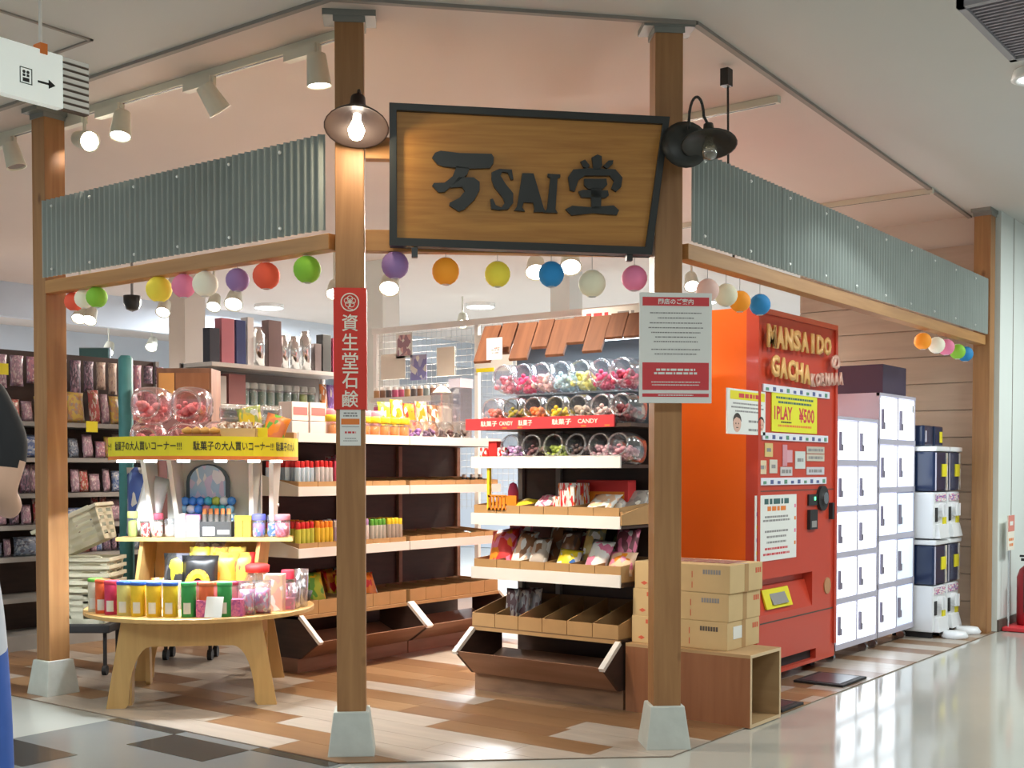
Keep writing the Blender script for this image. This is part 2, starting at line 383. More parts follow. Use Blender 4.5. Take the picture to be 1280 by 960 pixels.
def beam(label, x0, y0, z0, x1, y1, z1):
    o = B().box(0, 0, 0, x1 - x0, y1 - y0, z1 - z0).build('timber_beam', M['beam'], None, (x0, y0, z0), bevel=.003); return tag(o, label, 'beam')
beam('timber beam under the left corrugated fascia', 3.575, 3.66, 2.125, 3.645, 5.77, 2.192)
beam('timber beam under the right corrugated fascia', 4.62, 2.53, 2.11, 9.09, 2.60, 2.178)
mid = Vector(((3.64 + 4.545) / 2, (3.597 + 2.6) / 2, 0))
for zz, lb in ((2.115, 'lower timber rail behind the hanging shop sign'), (2.50, 'upper timber rail behind the hanging shop sign')):
    o = box(-.61, -.03, 0, .61, .03, .09).build('timber_beam', M['beam'], None, (mid.x, mid.y, zz), HZ, bevel=.003); tag(o, lb, 'beam')
def fascia(label, length, n, h, loc, rz):
    t = thing('corrugated_fascia', label, 'fascia', loc, rz)
    sl = length / n; pitch = .042
    for k in range(n):
        b = B(); x = k * sl; vs = []; fs = []; x1 = min((k + 1) * sl + .012, length); i = 0; off = -.002 * (k % 2)
        while x <= x1 + 1e-6:
            yy = -.010 * math.sin(2 * math.pi * x / pitch) + off
            vs += [(x, yy, 0), (x, yy, h), (x, yy + .0015, h), (x, yy + .0015, 0)]
            if i: a = (i - 1) * 4; fs += [(a, a + 4, a + 5, a + 1), (a + 1, a + 5, a + 6, a + 2), (a + 2, a + 6, a + 7, a + 3), (a + 3, a + 7, a + 4, a)]
            i += 1; x += pitch / 8
        b.add(vs, fs).build('corrugated_sheet', M['zinc'], t)
        for sx, sz in ((x0_, z_) for x0_ in (k * sl + .1, k * sl + sl * .62) for z_ in (.035, h - .04)):
            B().lathe([(.008, -.0), (.008, .004), (.004, .008)], 8, o=(sx, -.008, sz), axis=(0, -1, 0)).build('screw', M['screw'], t)
    return t
fascia('long grey corrugated fascia left of the shop sign', 2.10, 3, .40, (3.565, 5.77, 2.205), R(-90))
fascia('long grey corrugated fascia right of the shop sign', 4.46, 5, .40, (4.62, 2.515, 2.185), 0)

# shop sign
SX = Vector((.671, -.741, 0)); SN = Vector((-.741, -.671, 0))
o_ = Vector((3.696, 3.424, 2.12)) + SN * .02
sg = thing('shop_sign', 'hanging wooden shop sign with black frame and black lettering', 'sign', o_, HZ)
WS, HS = 1.162, .572
def sfr(inset, y): return [(inset, y, .006 + inset), (WS - .065 - inset * .9, y, -.016 + inset), (WS - inset, y, .548 - inset), (.0 + inset, y, .574 - inset)]
q0, q1 = sfr(0, 0), sfr(.03, 0)
tl = lambda p, y: (p[0], y - (p[2] / .57) * .05, p[2])
fb = B()
for i in range(4):
    j = (i + 1) % 4
    fb.hexa([tl(q0[i], -.02), tl(q0[j], -.02), tl(q1[j], -.02), tl(q1[i], -.02)], [tl(q0[i], .05), tl(q0[j], .05), tl(q1[j], .05), tl(q1[i], .05)])
fb.build('frame', M['dark'], sg, bevel=.002)
B().hexa([tl(p, .0) for p in q1], [tl(p, .03) for p in q1]).build('face_board', M['signface'], sg)
for x in (.09, WS - .17): box(x, -.01, -.04, x + .025, .025, .0).build('bolt', M['dark'], sg)
def glyph(polys, name):
    """outlines measured on the sign face, in px of the sign: 1000 px = its width"""
    b = B()
    for p in polys:
        pts = []
        for x, y in p:
            u = (x - 252) / 998 * WS; v = .574 - (y - 392) / 530 * .572
            pts.append((u, v))
        b.prism(pts, lambda u, v, w_: tl((u, 0, v), -.018 + w_), .02)
    return b.build(name, M['dark'], sg)
glyph([[(402, 590), (412, 572), (432, 564), (500, 571), (612, 571), (620, 584), (618, 606), (606, 624), (530, 628), (440, 622), (420, 614)],
       [(488, 620), (534, 624), (526, 650), (512, 662), (470, 694), (446, 716), (424, 718), (402, 694), (408, 684), (446, 682), (474, 658)],
       [(496, 660), (548, 660), (570, 676), (570, 706), (552, 742), (516, 780), (496, 788), (462, 766), (464, 756), (498, 738), (518, 712), (508, 696), (466, 700)]], 'character')
glyph([[(612, 640), (640, 626), (684, 628), (690, 664), (682, 666), (670, 640), (650, 636), (644, 652), (664, 684), (690, 716), (690, 752), (672, 776), (640, 780), (612, 776), (608, 740), (618, 738), (628, 762), (648, 770), (660, 752), (652, 732), (622, 694), (612, 666)]], 'letter')
glyph([[(722, 640), (762, 640), (800, 770), (808, 784), (764, 784), (766, 770), (762, 750), (728, 748), (722, 768), (732, 782), (694, 780), (704, 764)],
       ], 'letter')
glyph([[(812, 640), (858, 642), (858, 652), (848, 656), (842, 772), (850, 786), (800, 786), (812, 770), (822, 656), (812, 650)]], 'letter')
glyph([[(930, 592), (946, 584), (964, 606), (954, 618), (940, 612)], [(970, 576), (990, 564), (1006, 570), (1008, 604), (1000, 622), (978, 622)],
       [(1012, 606), (1030, 586), (1048, 584), (1046, 598), (1026, 616)],
       [(886, 650), (904, 622), (960, 616), (1056, 618), (1082, 648), (1078, 684), (1060, 702), (1042, 690), (1052, 662), (1036, 642), (946, 644), (924, 660), (910, 704), (894, 700)],
       [(944, 656), (1024, 654), (1028, 676), (1012, 692), (960, 694), (944, 680)], [(924, 704), (940, 698), (1030, 698), (1034, 716), (1022, 726), (934, 726)],
       [(968, 690), (1008, 690), (1006, 768), (972, 768)], [(878, 772), (902, 758), (964, 762), (1052, 754), (1072, 772), (1064, 790), (980, 784), (900, 794)]], 'character')

# barn lamps
def barn_lamp(loc, rz, label, lit, tilt):
    t = thing('barn_lamp', label, 'lamp', loc, rz)
    ax = Vector((0, -math.sin(tilt), -math.cos(tilt)))
    sm = M['bronze'] if lit else M['dark']
    sh = [(.0, -.115), (.03, -.112), (.034, -.06), (.055, -.045), (.062, -.02), (.105, .005), (.128, .03), (.131, .036), (.124, .034), (.10, .012), (.055, -.008), (.03, -.03), (0, -.032)]
    if not lit: sh = [(.0, -.075), (.02, -.072), (.024, -.035), (.04, -.022), (.085, .0), (.112, .016), (.114, .02), (.108, .02), (.08, .006), (.03, -.012), (0, -.014)]
    B().lathe(sh, 24, axis=ax).build('shade', sm, t, smooth=True)
    B().lathe([(.0, -.03), (.016, -.025), (.016, .0), (.024, .02), (.034, .05), (.026, .08), (.0, .09)], 14, axis=ax).build('bulb', M['bulb'] if lit else M['glassb'], t, smooth=True)
    top = -ax * .115
    pts = [Vector((-.075, .055, .06))] + [Vector((-.048 - .028 * math.cos(a), .05 - .012 * a, .10 + .085 * math.sin(a))) for a in [k * math.pi / 10 for k in range(11)]] + [-ax * .07]
    if not lit: B().tube(pts, .006, 8).build('gooseneck', sm, t, smooth=True)
    else: B().tube([top, top + Vector((0, .04, .04)), top + Vector((0, .1, .03))], .008, 8).build('gooseneck', sm, t, smooth=True)
    return t
barn_lamp((3.51, 3.43, 2.605), HZ - R(4), 'lit bronze barn lamp on the post above the red banner', True, R(24))
light('barn_lamp_glow', 'POINT', (3.49, 3.41, 2.51), 4, (1, .8, .55), shadow_soft_size=.03)
bl = barn_lamp((4.395, 2.315, 2.535), HZ - R(8), 'unlit black barn lamp at the right end of the shop sign', False, R(18))
B().lathe([(0, -.03), (.09, -.026), (.10, -.005), (.07, .012), (.0, .016)], 20, o=(-.085, .09, .01), axis=(.1, -1, .1)).build('back_plate', M['dark'], bl, smooth=True)
B().tube([(-.085, .09, .01), (-.06, .05, .03), (-.03, .08, .06)], .006).build('arm', M['dark'], bl)

# red vertical banner on the banner post
bn = thing('banner', 'red vertical banner with white characters wrapped on the timber post', 'banner', (3.64, 3.597, 1.45), HZ)
B().box(-.066, -.068, 0, .066, -.064, .505).box(-.068, -.068, 0, -.064, .05, .505).box(.064, -.068, 0, .068, .05, .505).build('cloth', M['redcloth'], bn, bevel=.001)
B().torus(.036, .0028, (0, -.0695, .445), (0, -1, 0), 24, 5).build('emblem', M['cream'], bn)
eb = B()
for k in range(5):
    a = 2 * math.pi * k / 5 + .3; eb.torus(.011, .0017, (.013 * math.cos(a), -.0695, .447 + .013 * math.sin(a)), (0, -1, 0), 12, 4)
eb.tube([(0, -.0695, .435), (-.008, -.0695, .42), (.012, -.0695, .414)], .0018, 4).build('emblem', M['cream'], bn)
for i, ch in enumerate('資生堂石鹸'): text(ch, M['cream'], bn, (0, -.0695, .360 - i * .079), .066, .070, 'character', bold=.01)
nt_ = thing('small_notice', 'small white card with orange strip below the red banner', 'notice', (3.64, 3.597, 1.30), HZ)
box(-.043, -.0635, .0, .043, -.0605, .15).build('card', M['paper'], nt_)
box(-.038, -.0645, .088, .038, -.0635, .112).build('orange_strip', M['orink'], nt_)
lines(nt_, M['ink'], -.03, .03, (.135, .124), -.0636, .006, 3); lines(nt_, M['redink'], -.025, .025, (.055,), -.0636, .008, 4); lines(nt_, M['ink'], -.03, .03, (.03, .02), -.0636, .003, 5)
box(-.036, -.065, .078, .036, -.0636, .080).build('divider', M['ink'], nt_)

# closing notice on the right post
no = thing('closing_notice', 'white notice board with red bars hung on the right timber post', 'notice', Vector((4.48, 2.52, 1.480)) + SN * .03, HZ)
box(-.155, 0, 0, .155, .008, .463).build('board', M['paper'], no, bevel=.002)
box(-.142, -.0015, .408, .142, 0, .444).build('red_bar', M['redink'], no)
box(-.142, -.0015, .055, .142, 0, .17).build('red_panel', M['redink'], no)
box(-.142, -.0015, .026, .142, 0, .040).build('red_bar', M['redink'], no)
text('閉店のご案内', M['paper'], no, (0, -.002, .426), .15, .024, bold=.02)
lines(no, M['ink'], -.12, .12, (.378, .357, .336, .316, .296, .277, .258), -.0003, .0045, 8)
lines(no, M['ink'], -.125, .125, (.225, .206), -.0003, .0045, 9)
lines(no, M['paper'], -.105, .105, (.14, .125), -.002, .009, 10); lines(no, M['paper'], -.125, .125, (.088, .076), -.002, .004, 11); lines(no, M['paper'], -.09, .09, (.033,), -.002, .004, 12)

# hanging passage sign
ds = thing('hanging_sign', 'white hanging direction sign with lift pictogram and arrow', 'sign', (1.65, 0, 0), 0)
ds.location = (2.665, 4.165, 2.583); ds.rotation_euler.z = R(0)
box(-.9, -.0, 0, 0, .04, .2).build('sign_box', P('sign_white', (.80, .84, .80), .4, emit=.25, ecol=(.9, 1, .95)), ds)  # white face given a weak glow
box(.0, .004, 0, .115, .036, .2).build('end_block', M['base'], ds)
for i in range(8): box(0.001, -.002, .004 + i * .0255, .112, .004, .004 + i * .0255 + .015).build('end_stripe', M['paper'], ds)
B().cyl((-.08, .02, .2), (-.08, .02, .517), .007, n=8).build('rod', M['white'], ds)
box(-.095, -.004, .185, -.065, .044, .225).build('red_clamp', M['orink'], ds)
pb_ = B(); x0, z0 = -.178, .055
for a in ((x0, z0, x0 + .05, z0 + .003), (x0, z0 + .057, x0 + .05, z0 + .06), (x0, z0, x0 + .003, z0 + .06), (x0 + .047, z0, x0 + .05, z0 + .06), (x0 + .012, z0 + .008, x0 + .038, z0 + .022), (x0 + .012, z0 + .027, x0 + .022, z0 + .036), (x0 + .028, z0 + .027, x0 + .038, z0 + .036)): pb_.box(a[0], -.0015, a[1], a[2], 0, a[3])
for dx in (.017, .033): pb_.cyl((x0 + dx, -.0015, z0 + .044), (x0 + dx, 0, z0 + .044), .006, n=10)
pb_.build('pictogram', M['inkd'], ds)
ar = B().box(-.105, -.0015, .073, -.055, 0, .081).prism([(-.06, .060), (-.032, .077), (-.06, .094)], lambda u, v, t: (u, -.0015 + t, v), .0015); ar.build('arrow', M['inkd'], ds)

# ================================================================== LANTERNS
LC = dict(red=(.75, .10, .05), white=(.78, .76, .62), green=(.22, .50, .04), yellow=(.80, .66, .06), pink=(.72, .20, .34), purple=(.27, .16, .36), orange=(.90, .32, .02), blue=(.02, .22, .50), cream=(.72, .68, .50), rosy=(.72, .50, .44))
def lantern(x, y, z, r, c, ztop, label, group, k=1.):
    x *= k; y *= k; z = 1.2 + (z - 1.2) * k
    t = thing('paper_lantern', label, 'lantern', (x, y, z), 0, group)
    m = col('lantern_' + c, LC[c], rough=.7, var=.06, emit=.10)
    prof = []
    for k in range(17):
        a = math.pi * (.09 + .82 * k / 16); rr = r * (1 + (.012 if k % 2 else -.006)); prof.append((rr * math.sin(a), -rr * math.cos(a)))
    B().shell(prof, 18).build('paper_globe', m, t, smooth=True)
    B().torus(r * .28, .002, (0, 0, -r * .96)).build('wire_ring', M['wire'], t); B().torus(r * .28, .002, (0, 0, r * .96)).build('wire_ring', M['wire'], t)
    B().cyl((0, 0, r * .96), (0, 0, max(ztop - z, r + .01)), .0012, n=5).cyl((-r * .28, 0, r * .96), (r * .28, 0, r * .96), .001, n=4).build('cord', M['ink'], t)
GL = 'paper lanterns along the shop front'
for (x, y, z, r), c, lb in zip([(3.70, 5.70, 2.09, .049), (3.69, 5.59, 2.095, .050), (3.67, 5.45, 2.088, .053), (3.66, 4.92, 2.080, .062), (3.66, 4.73, 2.079, .056), (3.66, 4.57, 2.073, .059), (3.66, 4.34, 2.07, .053), (3.66, 4.144, 2.07, .060), (3.66, 3.88, 2.072, .059)],
    ['red', 'white', 'green', 'yellow', 'pink', 'white', 'purple', 'red', 'green'],
    ['red paper lantern hanging beside the far left post', 'white paper lantern between the red and green ones near the left post', 'green paper lantern hanging nearest the left post side',
     'yellow paper lantern under the left fascia', 'pink paper lantern half behind a white one under the left fascia', 'white paper lantern overlapping the pink one under the left fascia',
     'purple paper lantern above the starry spotlight under the left fascia', 'red paper lantern in the middle of the left beam near the banner post', 'green paper lantern closest to the banner post']):
    lantern(x, y, z, r, c, 2.128, lb, GL, 3.62 / 3.67)
for (x, y, z, r), c, lb in zip([(3.823, 3.511, 2.075, .058), (3.968, 3.351, 2.052, .058), (4.118, 3.185, 2.043, .055), (4.275, 3.012, 2.046, .055), (4.395, 2.879, 2.008, .058), (4.52, 2.741, 2.034, .055)],
    ['purple', 'orange', 'yellow', 'blue', 'cream', 'pink'],
    ['purple paper lantern just right of the banner post under the sign', 'orange paper lantern hanging under the shop sign', 'yellow paper lantern hanging under the middle of the shop sign', 'blue paper lantern under the shop sign between two bright spots', 'cream paper lantern hanging lowest under the shop sign', 'pink paper lantern above the top of the closing notice']):
    lantern(x, y, z, r, c, 2.118, lb, GL, .985)
for (x, y, z, r), c, lb in zip([(5.042, 2.66, 2.037, .052), (5.23, 2.66, 2.036, .053), (5.376, 2.66, 2.022, .051), (5.601, 2.66, 2.031, .052), (8.096, 2.66, 2.06, .055), (8.384, 2.66, 2.057, .055), (8.597, 2.66, 2.060, .055), (8.86, 2.66, 2.05, .053), (9.18, 2.70, 2.06, .055)],
    ['rosy', 'cream', 'orange', 'blue', 'orange', 'white', 'pink', 'green', 'blue'],
    ['pale rosy paper lantern just right of the closing notice', 'cream paper lantern in front of the red vending machine top', 'orange paper lantern in front of the red vending machine top', 'blue paper lantern at the upper corner of the red vending machine',
     'small orange paper lantern in the far right bunch', 'small white paper lantern in the far right bunch', 'small pink paper lantern in the far right bunch', 'small green paper lantern in the far right bunch', 'small blue paper lantern against the far timber post']):
    lantern(x, y, z, r, c, 2.113, lb, GL, 2.585 / 2.66)

# ================================================================== TRACK LIGHTS
def track(label, a, b):
    t = thing('lighting_track', label, 'track', a); d = Vector(b) - Vector(a)
    L = d.length; t.rotation_euler.z = math.atan2(d.y, d.x)
    box(0, -.018, 0, L, .018, .035).build('rail', M['ivory'], t)
    box(.02, -.006, -.001, L - .02, .006, .0).build('slot', M['dark'], t)
track('ivory ceiling light track along the left shop front', (3.74, 3.70, 3.064), (3.72, 7.2, 3.064))
track('ivory ceiling light track right of the unlit barn lamp', (5.73, 2.62, 3.064), (5.735, 4.2, 3.064))
track('ivory ceiling light track above the far lockers', (8.22, 2.64, 3.064), (8.24, 4.6, 3.064))
def head(label, loc, aim, lit, energy=0, box_=True, r=.054, color=WARM, size=1.5, group=None, zt=3.064, soft=.04):
    t = thing('track_spotlight', label, 'spotlight', loc, 0, group)
    a = Vector(aim).normalized()
    B().shell([(r * .75, -.075), (r * .8, -.06), (r, .055), (r * 1.05, .062), (r * .92, .06), (r * .9, .045)], 16, axis=a).lathe([(0, -.076), (r * .75, -.075)], 16, axis=a).build('housing', M['ivory'], t, smooth=True)
    B().cyl(a * .048, a * .052, r * .92, n=16).build('lens', M['lamp'] if lit else M['grey'], t)
    st = zt - loc[2]
    if st > .03:
        yb = B().cyl((0, 0, .02), (0, 0, st), .008, n=8).box(-.012, -.035, .0, .012, .035, .02) if False else B().cyl((0, 0, .0), (0, 0, st), .009, n=8)
        yb.build('stem', M['ivory'], t)
    if box_: box(-.02, .0, st - .045, .02, .20, st).build('driver_box', M['ivory'], t)
    if lit and energy: light('spot_glow', 'SPOT', Vector(loc) + a * .07, energy, color, a, spot_size=size, spot_blend=.6, shadow_soft_size=soft)
    return t
CF = Vector((-.798, -.602, 0)); CR = Vector((.602, -.798, 0))   # toward the viewer, to the right
head('lit spotlight on the left track nearest the far left post', (3.72, 5.62, 2.93), CR * .62 + CF * .6 + Vector((0, 0, -.25)), True, 8)
head('lit spotlight pointing straight down on the left track', (3.72, 5.30, 2.95), Vector((.0, 0, -1)) + CF * .3, True, 55)
head('unlit ivory spotlight in the middle of the left track', (3.72, 4.58, 2.95), CR * .5 - CF * .3 + Vector((0, 0, -.8)), False)
head('lit spotlight on the left track beside the banner post', (3.72, 3.87, 2.94), Vector((.30, .12, -1)) + CF * .25, True, 90)
head('unlit ivory spotlight left of the far left post', (3.72, 6.30, 2.95), CR * .25 + Vector((0, 0, -.9)), False)
light('post_wash', 'SPOT', (3.72, 5.64, 2.90), 7, WARM, (-.05, .5, -.25), spot_size=1.3, spot_blend=.8, shadow_soft_size=.03)
light('rack_wash', 'SPOT', (3.80, 3.95, 2.86), 230, WARM, (1.0, -.15, -.98), spot_size=.9, spot_blend=.7, shadow_soft_size=.05)
# unseen spots added behind the sign to brighten the two wooden racks
for i, (x, y, aim) in enumerate(((5.2, 4.62, (-.1, .75, -1.5)), (5.75, 4.58, (.0, .75, -1.5)), (6.3, 4.54, (.1, .75, -1.5)))):
    head('added spotlight hidden behind the shop sign, %s of three' % ('left one', 'middle one', 'right one')[i], (x, y, 2.95), aim, True, 130)
head('added spotlight hidden behind the shop sign to brighten the vending machine side', (5.35, 3.55, 2.95), (.62, -.30, -1.25), True, 75, size=1.1)  # unseen spot added to brighten the machine side
DS = [((6.43, 9.81, 2.622), 'deep shop spotlight seen under the white lantern at far left'), ((6.487, 9.734, 2.608), 'deep shop spotlight seen under the green lantern at far left'),
      ((6.894, 9.197, 2.681), 'deep shop spotlight seen under the yellow lantern'), ((7.174, 8.829, 2.732), 'deep shop spotlight seen under the white lantern'),
      ((7.285, 8.683, 2.754), 'brightest deep spotlight seen under the purple lantern at left'), ((7.126, 7.23, 2.70), 'deep shop spotlight just left of the banner post'),
      ((7.404, 6.863, 2.747), 'deep shop spotlight under the purple lantern right of the banner post'), ((7.734, 5.597, 2.80), 'deep shop spotlight left of the blue lantern'),
      ((7.90, 5.38, 2.84), 'deep shop spotlight right of the blue lantern'), ((10.05, 8.25, 2.81), 'small deep spotlight above the wire grid'), ((9.0, 4.9, 2.78), 'deep shop spotlight just right of the closing notice post'),
      ((8.3, 12.1, 2.6), 'small far spotlight seen over the left gondola'), ((8.6, 11.7, 2.65), 'small far spotlight seen right of the teal post')]
for i, (l, lb) in enumerate(DS):
    head(lb, l, CF * .62 + Vector((0, 0, -.75)), True, 170 if i in (2, 4, 6, 7, 8, 10) else 60, False, .085 if i in (4, 7, 8, 6) else .065, color=(1, .88, .74), size=2.4)
for i, (x, y) in enumerate(((10.8, 8.6), (9.4, 10.6), (12.0, 6.4), (6.5, 12.6))):
    t = thing('ceiling_panel_light', ('flat ceiling light glowing deep in the shop under the sign', 'flat ceiling light deep in the shop left of the banner post', 'flat ceiling light glowing deep behind the closing notice', 'flat ceiling light at the far left end of the shop')[i], 'ceiling light', (x, y, 3.06))
    B().lathe([(.17, 0), (.17, .04), (0, .04)], 24).build('housing', M['white'], t); B().cyl((0, 0, -.004), (0, 0, .0), .15, n=24).build('diffuser', M['lampc'], t)
    light('panel_glow', 'AREA', (x, y, 3.03), 170, (.88, .94, 1), (0, 0, -1), shape='SQUARE', size=.55)
pc = thing('power_cord', 'thin black power cord hanging from the right track behind the dark barn lamp', 'cord', (5.15, 2.62, 2.5))
B().tube([Vector((0, 0, .56)), Vector((.01, 0, .52)), Vector((.02, 0, .0)), Vector((.02, -.03, -.3))], .006).build('cord', M['dark'], pc); box(-.03, -.02, .50, .02, .02, .58).build('plug', M['dark'], pc)
sc_ = thing('dome_camera', 'small black dome camera hanging from the ceiling near the yellow lantern', 'camera', (5.95, 8.35, 2.55))
B().lathe([(0, -.07), (.05, -.05), (.07, 0), (.07, .06), (0, .07)], 14).build('dome', M['dark'], sc_, smooth=True); B().cyl((0, 0, .06), (0, 0, .55), .012, n=8).build('stem', M['grey'], sc_)
# ================================================================== GOODS: shared meshes
PK = {}
def pr(c1, c2, c3=(.9, .88, .8), sc=4.5):
    k = (c1, c2, c3)
    if k not in PK: PK[k] = PRINT('printed_wrapper', c1, c2, c3, sc)
    return PK[k]
Rd, Or, Ye, Gn, Pi, Wh, Bk, Bl, Pu, Br, Pe = (.70, .03, .03), (.85, .27, .02), (.86, .66, .03), (.13, .42, .05), (.80, .22, .36), (.85, .83, .80), (.03, .03, .03), (.05, .2, .6), (.3, .14, .42), (.28, .13, .06), (.85, .55, .36)
def pillow_mesh():
    b = B(); nx, nz = 6, 7
    for s in (-1, 1):
        vs = []; fs = []
        for j in range(nz + 1):
            v = -1 + 2 * j / nz; tz = max(0, 1 - abs(v) ** 3.5)
            for i in range(nx + 1):
                u = -1 + 2 * i / nx; tx = max(0, 1 - u * u) ** .6
                pin = 1 - .07 * (1 - abs(v) ** 6) * (1 if abs(u) == 1 else .4)
                vs.append((u * .5 * pin, s * .5 * tx * tz * (1 + .12 * math.sin(5 * u + 4 * v)), .5 + v * .5))
        for j in range(nz):
            for i in range(nx):
                a = j * (nx + 1) + i; q = (a, a + 1, a + nx + 2, a + nx + 1); fs.append(q if s < 0 else q[::-1])
        b.add(vs, fs)
    return b.mesh('packet', M['paper'], True)
ME_BAG = pillow_mesh()
def packet(loc, w_, h_, d_, mat, label, rz=0, tilt=0, group=None, name='snack_packet', cat='packet', roll=0):
    o = inst(name, ME_BAG, mat, None, loc, (tilt, roll, rz), (w_, d_, h_)); return tag(o, label, cat, group)
ME_TUBE = B().lathe([(.0, 0), (.5, 0), (.5, .78)], 10).shell([(.5, .78), (.36, .8)], 10).mesh('tube', M['paper'], True)
ME_CAP = B().lathe([(.42, .78), (.42, .98), (.36, 1.), (0, 1.)], 10).mesh('cap', M['paper'], True)
def tube(loc, d_, h_, body, cap, label, group):
    o = inst('sweet_tube', ME_TUBE, body, None, loc, (0, 0, 0), (d_, d_, h_)); tag(o, label, 'sweets', group)
    inst('cap', ME_CAP, cap, o)
    return o
def colm(c, **k): return col('c%.2f_%.2f_%.2f' % c, c, **k)
# lying candy jar: round mouth toward local -y
ME_JAR = B().shell([(.0, .5), (.30, .5), (.44, .46), (.48, .36), (.49, .0), (.48, -.22), (.43, -.36), (.36, -.42), (.36, -.5)], 18, axis=(0, 1, 0), sq=3).mesh('jar_body', M['clear'], True)
ME_RING = B().torus(.36, .035, (0, -.5, 0), (0, -1, 0), 20, 6).mesh('mouth_ring', M['clear'], True)
def lump_mesh(seed):
    rd = random.Random(seed); b = B()
    for k in range(40):
        a = rd.uniform(-.30, .30); c = rd.uniform(-.36, .34); z = -.37 + rd.uniform(0, .42); s = rd.uniform(.07, .12)
        b.lathe([(0, -s), (s * .8, -s * .5), (s, 0), (s * .8, s * .5), (0, s)], 6, o=(a, c, z), axis=(rd.uniform(-1, 1), rd.uniform(-1, 1), 1))
    return b.mesh('sweets', M['paper'], True)
ME_LUMP = [lump_mesh(s) for s in (1, 2)]
def lying_jar(loc, s, mat, label, rz, tilt=R(-12), clear=None, group=None, k=0, fill=1.):
    t = thing('candy_jar', label, 'jar', loc, 0, group); t.rotation_euler = (0, 0, rz)
    q = (tilt, 0, 0)
    inst('jar_body', ME_JAR, clear, t, (0, 0, .5 * s), q, (s, s * 1.1, s)); inst('mouth_ring', ME_RING, None, t, (0, 0, .5 * s), q, (s, s * 1.1, s))
    if mat: tag(inst('sweets', ME_LUMP[k % 2], mat, t, (0, 0, (.5 - .05 + .04 * fill) * s), q, (s, s * 1.1, s * fill)), kind='stuff')
    return t
def carton_box(loc, sx, sy, sz, m, label, rz=0, name='carton', cat='box', stripe=None, lid=None, group=None):
    t = thing(name, label, cat, loc, rz, group)
    box(-sx / 2, -sy / 2, 0, sx / 2, sy / 2, sz).build('body', m, t, bevel=min(.003, sz * .05))
    if stripe: box(-sx / 2 * .86, -sy / 2 - .001, sz * .3, sx / 2 * .86, -sy / 2 + .001, sz * .72).build('printed_panel', stripe, t)
    if lid: box(-sx / 2 - .001, -sy / 2 - .001, sz * .8, sx / 2 + .001, sy / 2 + .001, sz + .002).build('lid', lid, t)
    return t
def tray(loc, w_, d_, n, label, rz, hf=.07, hb=.12, div=True, m=None):
    m = m or M['card']; t = thing('divided_card_tray', label, 'tray', loc, rz); th = .005
    box(0, 0, 0, w_, d_, th).build('tray_bottom', M['cardin'], t); cw = w_ / n
    for i in range(n): box(i * cw + .002, 0, th, (i + 1) * cw - .002, th, hf).build('front_flap', m, t)
    box(0, d_ - th, th, w_, d_, hb).build('tray_back', M['cardin'], t)
    for i in range(n + 1):
        x = min(max(i * cw, th / 2), w_ - th / 2)
        B().prism([(th, th), (d_ - th, th), (d_ - th, hb), (th, hf)], lambda u, v, k: (x - th / 2 + k, u, v), th).build('divider', m, t)
    return t
def bin_unit(o, W, yb, zb, z0, zt, mats=None):
    """tilted bin below the shelves: slanted front, two ends with white edges"""
    th = .018
    sd = [(.0, z0), (yb, zb), (.0, zt), (.25, zt), (.25, z0)]
    for x in (0, W - th):
        e = B().prism(sd, lambda u, v, k: (x + k, u, v), th).build('bin_end', M['brownd'], o)
        dx, dz = -yb, zt - zb; L = math.hypot(dx, dz); nx, nz = -dz / L * .010, dx / L * .010
        wd = .006
        B().hexa([(x - wd, yb + nx, zb + nz - .01), (x + th + wd, yb + nx, zb + nz - .01), (x + th + wd, yb - nx, zb - nz - .01), (x - wd, yb - nx, zb - nz - .01)],
                 [(x - wd, nx, zt + nz), (x + th + wd, nx, zt + nz), (x + th + wd, -nx, zt - nz), (x - wd, -nx, zt - nz)]).build('white_edge', M['strip'], e)
    B().hexa([(th, 0, z0), (W - th, 0, z0), (W - th, .015, z0), (th, .015, z0)], [(th, yb, zb), (W - th, yb, zb), (W - th, yb + .015, zb), (th, yb + .015, zb)]).build('bin_front', M['brownm'], o)
    B().hexa([(th, .01, z0), (W - th, .01, z0), (W - th, .25, z0 + .02), (th, .25, z0 + .02)], [(th, .01, z0 + .012), (W - th, .01, z0 + .012), (W - th, .25, z0 + .11), (th, .25, z0 + .11)]).build('bin_bottom', M['brownm'], o)

# ================================================================== LONG WALL SHELF (left, two bays)
LX, LY = 4.86, 5.23
GR = {}
for bay in (0, 1):
    W = .965; x0 = LX + bay * .975
    u = thing('shelving_unit', ('left bay of the long dark brown candy shelf with white edges', 'right bay of the long dark brown candy shelf with white edges')[bay], 'shelf', (x0, LY, 0))
    box(0, .02, 0, W, .40, .085).build('plinth', M['brownm'], u)
    box(0, .40, 0, W, .42, 1.40).build('back_panel', M['brownd'], u)
    for x in ((.01, .70) if bay == 0 else (.3, .93)): box(x, .375, .3, x + .035, .40, 1.36).build('upright', M['brownm'], u)
    bin_unit(u, W, -.17, .20, .085, .335)
    for k, z in enumerate((.315, .678, 1.043, 1.362)):
        s = box(.0, .012, z, W, .40, z + .018).build('shelf_board', M['brownd'], u)
        if k: box(0, 0, z, W, .012, z + .056).build('white_edge', M['strip'], s)
        else: box(0, .0, z, W, .012, z + .02).build('front_edge', M['card'], s)
        if bay == 0 and k in (1, 2):
            B().prism([(0, z), (.39, z), (.39, z + .14), (.0, z + .056)], lambda a, b, c: (-.006 + c, a, b), .006).build('tray_side', M['beige'], u)
    GR[bay] = u
def comp(bay, c): return LX + bay * .975 + .012 + (c + .5) * (.94 / 6)
nm4 = ['bottom', 'third', 'second']
M['cardin'] = P('tray_inside_shade', (.20, .11, .05), .85, var=.1)  # inside card coloured darker for the shade under the shelf boards
